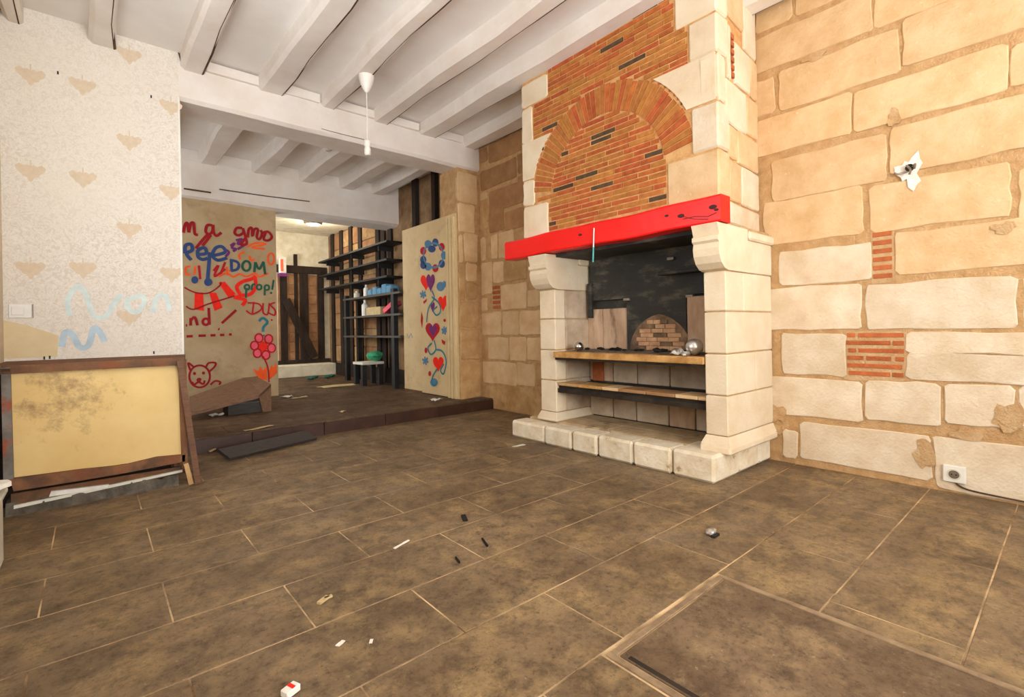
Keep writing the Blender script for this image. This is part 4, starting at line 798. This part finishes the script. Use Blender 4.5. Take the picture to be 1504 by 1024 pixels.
for (px, py) in ((920, 440), (1013, 435), (985, 380)):
    c = onX(px, py, 3.51); MB().box(3.50, 3.535, c.y - .03, c.y + .03, c.z - .012, c.z + .012).build('iron_hook', 'metal_dull', fb, bevel=.003)
# two shelves across the opening
sh1 = MB().box(3.07, 3.556, 1.64, 3.035, .735, .785).build('cooking_slab', 'shelf_stone', fp, bevel=.005)
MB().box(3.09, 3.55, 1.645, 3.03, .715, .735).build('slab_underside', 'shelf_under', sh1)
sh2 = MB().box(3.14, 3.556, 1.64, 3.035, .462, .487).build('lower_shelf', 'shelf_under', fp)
x = 3.02; R = random.Random(5); y = 3.03
while y > 1.66:
    l = R.uniform(.16, .28); e = max(y - l, 1.645); MB().box(3.118, 3.33, e + .003, y - .003, .487, .512).build('brick', R.choice(['shelf_stone', 'stone_brown', 'stone_ochre', 'stone_tan', 'shelf_stone']), sh2, bevel=.004); y = e
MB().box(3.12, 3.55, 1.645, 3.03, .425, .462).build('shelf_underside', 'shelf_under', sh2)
mb = MB(); n = 20; V = []
for i in range(n + 1):
    y = 1.68 + 1.28 * i / n
    V += [(3.17 + random.uniform(-.03, .05), y, .785), (3.28, y, .79 + random.uniform(.002, .012)), (3.42, y, .792 + random.uniform(0, .016)), (3.53, y, .785)]
mb.add(V, [(4 * i + k, 4 * i + k + 1, 4 * i + 5 + k, 4 * i + 4 + k) for i in range(n) for k in range(3)]); o = mb.build('ash_layer', 'ash', sh1); 
R = random.Random(11)
for k in range(14):
    y = 1.85 + .95 * k / 13 + R.uniform(-.03, .03); mb = MB(); mb.ico((3.3 + R.uniform(-.08, .08), y, .808), R.uniform(.018, .03), 1, (1, 1.5, .6), .3); tag(mb.build('charcoal_lump', 'charcoal'), 'black charcoal lump lying on the fireplace slab', 'charcoal', 'charcoal on the fireplace slab')
# chimney breast
cbody = MB(); cbody.add([(XB + .005, 1.515, 1.66), (XR + .01, 1.575, 1.66), (XR + .01, 3.37, 1.66), (XB + .005, 3.37, 1.66), (XB + .005, 1.515, ZC), (XR + .01, 1.575, ZC), (XR + .01, 3.37, ZC), (XB + .005, 3.37, ZC)], [(3, 2, 1, 0), (4, 5, 6, 7), (0, 1, 5, 4), (1, 2, 6, 5), (2, 3, 7, 6), (3, 0, 4, 7)])
cbr = cbody.build('chimney_breast', 'brick_mortar', fp)
FO, FA, FN = (XB + .012, 0, 0), (0, 1, 0), (-1, 0, 0)
Lq = [(3.03, 3.24, 3.04), (2.69, 3.02, 3.235), (2.36, 2.68, 3.22), (2.12, 2.35, 3.225), (1.82, 2.11, 3.055)]
for i, (z0, z1, yy) in enumerate(Lq):
  if i != 2: block(cbr, 'quoin', FO, FA, FN, (yy, 3.375, z0, z1), 'stone_pale', proud=.016, jit=.006, depth=.1)
Rq = [(3.02, ZC - .01, 1.80), (2.76, 3.01, 1.70), (2.45, 2.75, 1.70), (2.14, 2.44, 1.69), (1.82, 2.13, 1.877)]
YC, ZCN, RI, RO = 2.46, 2.10, .57, .80
# the quoins that flare against the arch are cut to its curve
def horn(y_edge, y_in, z0, z1, side):
    P = []
    for k in range(7):
        z = z0 + (z1 - z0) * k / 6; yy = YC + side * math.sqrt(max(.01, (RO + .015) ** 2 - (z - ZCN) ** 2)); yy = min(yy, y_edge - .05) if side > 0 else max(yy, y_edge + .05)
        P.append((XB - .004, yy, z))
    P += [(XB - .004, y_edge, z1), (XB - .004, y_edge, z0)]
    mb = MB(); mb.prism(P, (.1, 0, 0)); mb.build('quoin', 'stone_pale', cbr)
horn(3.374, 0, 2.36, 2.70, 1)
horn(1.52, 0, 2.45, 2.755, -1)
sdir = Vector((XR - XB, .06, 0)).normalized(); SN = Vector((sdir.y, -sdir.x, 0)); SO = Vector((XB + .012, 1.515, 0))
for i, (z0, z1, yy) in enumerate(Rq):
    if i == 2: block(cbr, 'quoin', SO, sdir, SN, (-.012, .10, z0, z1), 'stone_pale', proud=.016, jit=.004, depth=.1); continue
    mm = 'stone_tan' if i == 4 else ('stone_pale' if i < 3 else 'stone_white')
    mb = MB().box(XB - .006, XB + .15, 1.502, yy, z0, z1); mb.build('quoin', mm, cbr, bevel=.012)
def sstone(a, b, z0, z1, m): block(cbr, 'stone', SO, sdir, SN, (a, b, z0, z1), m, proud=.014, jit=.005, depth=.06, ch=.01)
for r in ((.145, .20, 2.64, 3.0, 'stone_pale'), (.27, .56, 2.65, 2.93, 'stone_pale'), (.145, .44, 3.06, ZC - .01, 'stone_tan'), (.46, .70, 2.95, ZC - .01, 'stone_pale'), (.58, .71, 2.65, 2.93, 'stone_tan'), (.11, .48, 2.34, 2.63, 'stone_pale'), (.50, .71, 2.36, 2.63, 'stone_tan'), (.155, .30, 2.12, 2.33, 'stone_tan'), (.31, .71, 2.11, 2.34, 'stone_tan'), (.155, .36, 1.83, 2.10, 'stone_tan'), (.37, .71, 1.83, 2.10, 'stone_white'), (.0, .71, 1.675, 1.815, 'stone_white')): sstone(*r)
for k in range(6):
    z = 2.67 + k * .052; mb = MB(); V = SO + sdir * .235 + UP * (z + .016) + SN * .004; mb.obox(V, sdir * .028, SN * .012, UP * .016); mb.build('brick', 'brick_wall', cbr)
# brick courses
PITCH = .0405; nb = 0
R = random.Random(21)
def bounds(z):
    l = 3.36
    for z0, z1, yy in Lq:
        if z0 - .02 <= z <= z1 + .02: l = min(l, yy)
    r = 1.52
    for z0, z1, yy in Rq:
        if z0 - .02 <= z <= z1 + .02: r = max(r, yy)
    return r + .008, l - .008
def pick():
    t = R.random(); return 'brick_dark' if t < .05 else ('brick_ochre' if t < .5 else 'brick')
z = 1.845; k = 0
while z < ZC - .04:
    zm = z + PITCH / 2; lo_y, hi_y = bounds(zm); dz = zm - ZCN; iv = [(lo_y, hi_y)]
    if zm > 2.18 and dz < RO:
        o_ = math.sqrt(RO * RO - dz * dz) + .006; i_ = math.sqrt(RI * RI - dz * dz) - .006 if abs(dz) < RI else 0
        iv = [(lo_y, YC - o_), (YC + o_, hi_y)] + ([(YC - i_, YC + i_)] if i_ else [])
    for a, b in iv:
        if b - a < .03: continue
        y = a - (.11 if k % 2 else 0) + R.uniform(-.03, .03)
        while y < b:
            l = R.uniform(.2, .25); p, q_ = max(y, a), min(y + l, b); y += l
            if q_ - p > .03:
                MB().box(XB + R.uniform(-.003, .003), XB + .03, p + .005, q_ - .005, z + .005, z + PITCH - .005).build('brick', pick(), cbr); nb += 1
    z += PITCH; k += 1
n = 42
for k in range(n):
    t = math.radians(9 + (171 - 9) * (k + .5) / n); d = Vector((0, math.cos(t), math.sin(t))); tn = Vector((0, -math.sin(t), math.cos(t)))
    c_ = Vector((XB + .014, YC, ZCN)) + d * (RI + RO) / 2; wi = math.radians(162 / n) * RI / 2 - .0045; wo = math.radians(162 / n) * RO / 2 - .0055
    if not (1.70 < (Vector((0, YC, 0)) + d * RO).y < 3.225): 
        pass
    i0, o0 = Vector((XB + R.uniform(-.004, .002), YC, ZCN)) + d * RI, Vector((XB + R.uniform(-.004, .002), YC, ZCN)) + d * (RO - R.uniform(0, .02))
    Fq = [i0 - tn * wi, o0 - tn * wo, o0 + tn * wo, i0 + tn * wi]
    mb = MB(); mb.prism(Fq, (.03, 0, 0)); mb.build('voussoir', pick() if k % 4 else 'brick_ochre', cbr)
print('bricks', nb)
# red mantel beam
mb = MB(); n = 20; V = []
for i in range(n + 1):
    y = 1.462 + (3.56 - 1.462) * i / n; wv = .004 * math.sin(y * 5) + .003 * math.sin(y * 11)
    V += [(2.985, y, 1.645 + wv), (2.98, y, 1.655 + wv), (2.978 + wv * .5, y, 1.80 + wv), (2.99, y, 1.815 + wv), (3.11, y, 1.815 + wv), (3.11, y, 1.645 + wv)]
mb.add(V, [(i * 6 + q_, i * 6 + (q_ + 1) % 6, i * 6 + 6 + (q_ + 1) % 6, i * 6 + 6 + q_) for i in range(n) for q_ in range(6)] + [tuple(range(6)), tuple(range(n * 6, n * 6 + 6))])
bmn = mb.build('mantel_beam', 'red_paint', fp); bmn['label'] = 'bright red painted mantel beam'
for px, py, r in ((852, 345, .012), (979, 317, .010), (1000, 317, .016), (1047, 304, .018), (1052, 308, .010)):
    c = onX(px, py, 2.977); mb = MB(); P = [Vector((2.9755, c.y + r * 1.5 * math.cos(a), c.z + r * .8 * math.sin(a))) for a in [k * .628 for k in range(10)]]; mb.prism(P, (.004, 0, 0)); mb.build('knot', 'knot', bmn)
for pts in (((1003, 322), (1020, 318), (1040, 318), (1052, 312)), ((995, 316), (1020, 322), (1040, 322))):
    mb = MB(); stroke(mb, [onX(x, y, 2.975) for x, y in pts], .004, (-1, 0, 0)); mb.build('grain_crack', 'knot', bmn)
# cord on the beam
a, b = onX(872.5, 335, 2.968), onX(871, 385, 2.968)
pc = empty('pull_cord', b); tag(pc, 'thin white pull cord hanging over the red mantel beam', 'cord')
MB().tube([a, a.lerp(b, .55)], .005, 6).build('cord', 'white_plastic', pc); MB().tube([a.lerp(b, .55), b], .006, 8).build('pull', 'p_turq', pc)
mb = MB(); mb.tube([a, (2.985, a.y, a.z)], .003, 6); mb.build('pin', 'steel', pc)
# things on the slab
c = onX(848, 505, 3.2); mb = MB(); mb.ico((3.22, c.y, .785 + .042), .042, 3); tag(mb.build('steel_ball', 'steel', smooth=True), 'shiny steel ball on the slab beside the left jamb', 'ball')
c = onX(1016, 505, 3.2); mb = MB(); mb.ico((3.2, c.y - .02, .785 + .06), .06, 3); tag(mb.build('frosted_globe', 'foil', smooth=True), 'silvery globe on the slab beside the right pillar', 'ball')
for dx, dy, r, lb in ((-.04, .09, .04, 'larger crumpled silver foil leaning against the silvery globe'), (-.085, .0, .026, 'small flat foil scrap in front of the silvery globe')):
    mb = MB(); mb.ico((3.2 + dx, c.y + dy, .785 + r * .6), r, 2, (1, 1.3, .7), .3); tag(mb.build('crumpled_foil', 'foil'), lb, 'foil')
# ------------------------------------------------------------------ pendant
c = onZ(538, 112, ZJ - .0)
pe = empty('pendant_flex', (c.x, c.y, 0)); yc = c.y; zz = lambda py: onY(538, py, yc).z
WL[pe.name] = Vector((c.x, c.y, zz(228))); pe.location = WL[pe.name]; tag(pe, 'white pendant flex with ceiling cup and bare lampholder', 'pendant')
z1 = zz(110); z0 = zz(136); s = (z1 - z0)
MB().lathe((c.x, c.y, z0), [(.012, 0), (.03, s * .15), (.055, s * .5), (.068, s * .85), (.068, s), (.05, s + .012)], 18).build('ceiling_cup', 'white_plastic', pe, smooth=False)
MB().tube([(c.x, c.y, z0 + .01), (c.x, c.y, zz(206))], .0055, 8).build('flex', 'white_old', pe)
MB().tube([(c.x, c.y, z0 + s), (c.x, c.y, ZJ + .01)], .01, 8).build('hook', 'metal_dull', pe)
za, zb2 = zz(205), zz(228); MB().lathe((c.x, c.y, zb2), [(.02, 0), (.028, .01), (.028, (za - zb2) * .45), (.02, (za - zb2) * .5), (.03, (za - zb2) * .6), (.03, (za - zb2) * .92), (.012, za - zb2)], 14).build('lampholder', 'white_plastic', pe)
c = onZ(482, 220, 3.11); hk = empty('pendant_socket', (c.x, c.y, 3.0)); tag(hk, 'small white ceiling lampholder behind the lintel', 'lampholder')
zt = onY(482, 222, 5.7).z; x_ = onY(482, 222, 5.7).x; WL[hk.name] = Vector((x_, 5.7, zt)); hk.location = (x_, 5.7, zt)
MB().lathe((x_, 5.7, zt), [(.03, 0), (.05, .02), (.05, .05), (.02, .07)], 12).build('lampholder', 'white_plastic', hk); MB().tube([(x_, 5.7, zt + .06), (x_, 5.7, ZC - .12)], .006, 6).build('flex', 'white_old', hk)
# ------------------------------------------------------------------ litter on the main floor
c = onZ(1045, 786, 0); bc = empty('crushed_can', (c.x, c.y, 0)); tag(bc, 'silvery crushed can top on the open floor', 'litter'); mb = MB(); mb.ico((c.x, c.y, .016), .026, 2, (1.2, .8, .6), .2); mb.build('cap', 'foil', bc); MB().box(c.x - .03, c.x + .02, c.y - .03, c.y - .012, .001, .012).build('tab', 'black', bc)
def bit(name, px, py, l, w_, ang, m, label, cat='litter', h=.008):
    c = onZ(px, py, 0); d = Vector((math.cos(ang), math.sin(ang), 0)); mb = MB(); mb.obox((c.x, c.y, h / 2 + .0005), d * l / 2, Vector((-d.y, d.x, 0)) * w_ / 2, (0, 0, h / 2)); return tag(mb.build(name, m), label, cat)
bit('bark_chip', 682, 762, 0.075, .024, 1.12, 'charcoal', 'dark bark chip lying upright on the floor middle')
bit('burnt_stick', 712, 798, .085, .008, 1.2, 'charcoal', 'thin burnt stick near the bark chip')
bit('burnt_stick', 672, 824, .05, .007, 1.3, 'charcoal', 'short burnt twig between the bark chip and nearer tiles')
bit('wood_chip', 475, 883, .05, .018, .5, 'paper_tan', 'pale wood chip on the nearer floor tiles')
bit('wood_chip', 482, 879, .03, .01, .1, 'paper_tan', 'tiny pale splinter beside the pale wood chip')
o = empty('crushed_packet', onZ(427, 1018, 0)); tag(o, 'crushed white and red packet on the tiles', 'packet'); c = onZ(427, 1020, 0)
mb = MB(); mb.obox((c.x, c.y, .012), (.02, .008, 0), (-.006, .014, 0), (0, 0, .010)); mb.build('carton', 'paper', o, bevel=.003); mb = MB(); mb.obox((c.x + .002, c.y, .0225), (.005, .002, 0), (-.004, .011, 0), (0, 0, .001)); mb.build('print', 'p_bright', o)
for i, (px, py, sx, sy, ro) in enumerate(((590, 800, .1, .012, .35), (500, 946, .03, .014, .5), (545, 943, .02, .01, 1.0))):
    sheet('dust_scrap', px, py, 0, sx, sy, ro, 'paper', ('white plaster smear in the middle of the tiles', 'pale flake on the nearer tiles', 'small pale flake beside the larger flake')[i], .002)
sheet('glass_sliver', 762, 655, 0, .12, .035, -.1, 'white_old', 'thin pale sliver beside the hearth corner', .003)
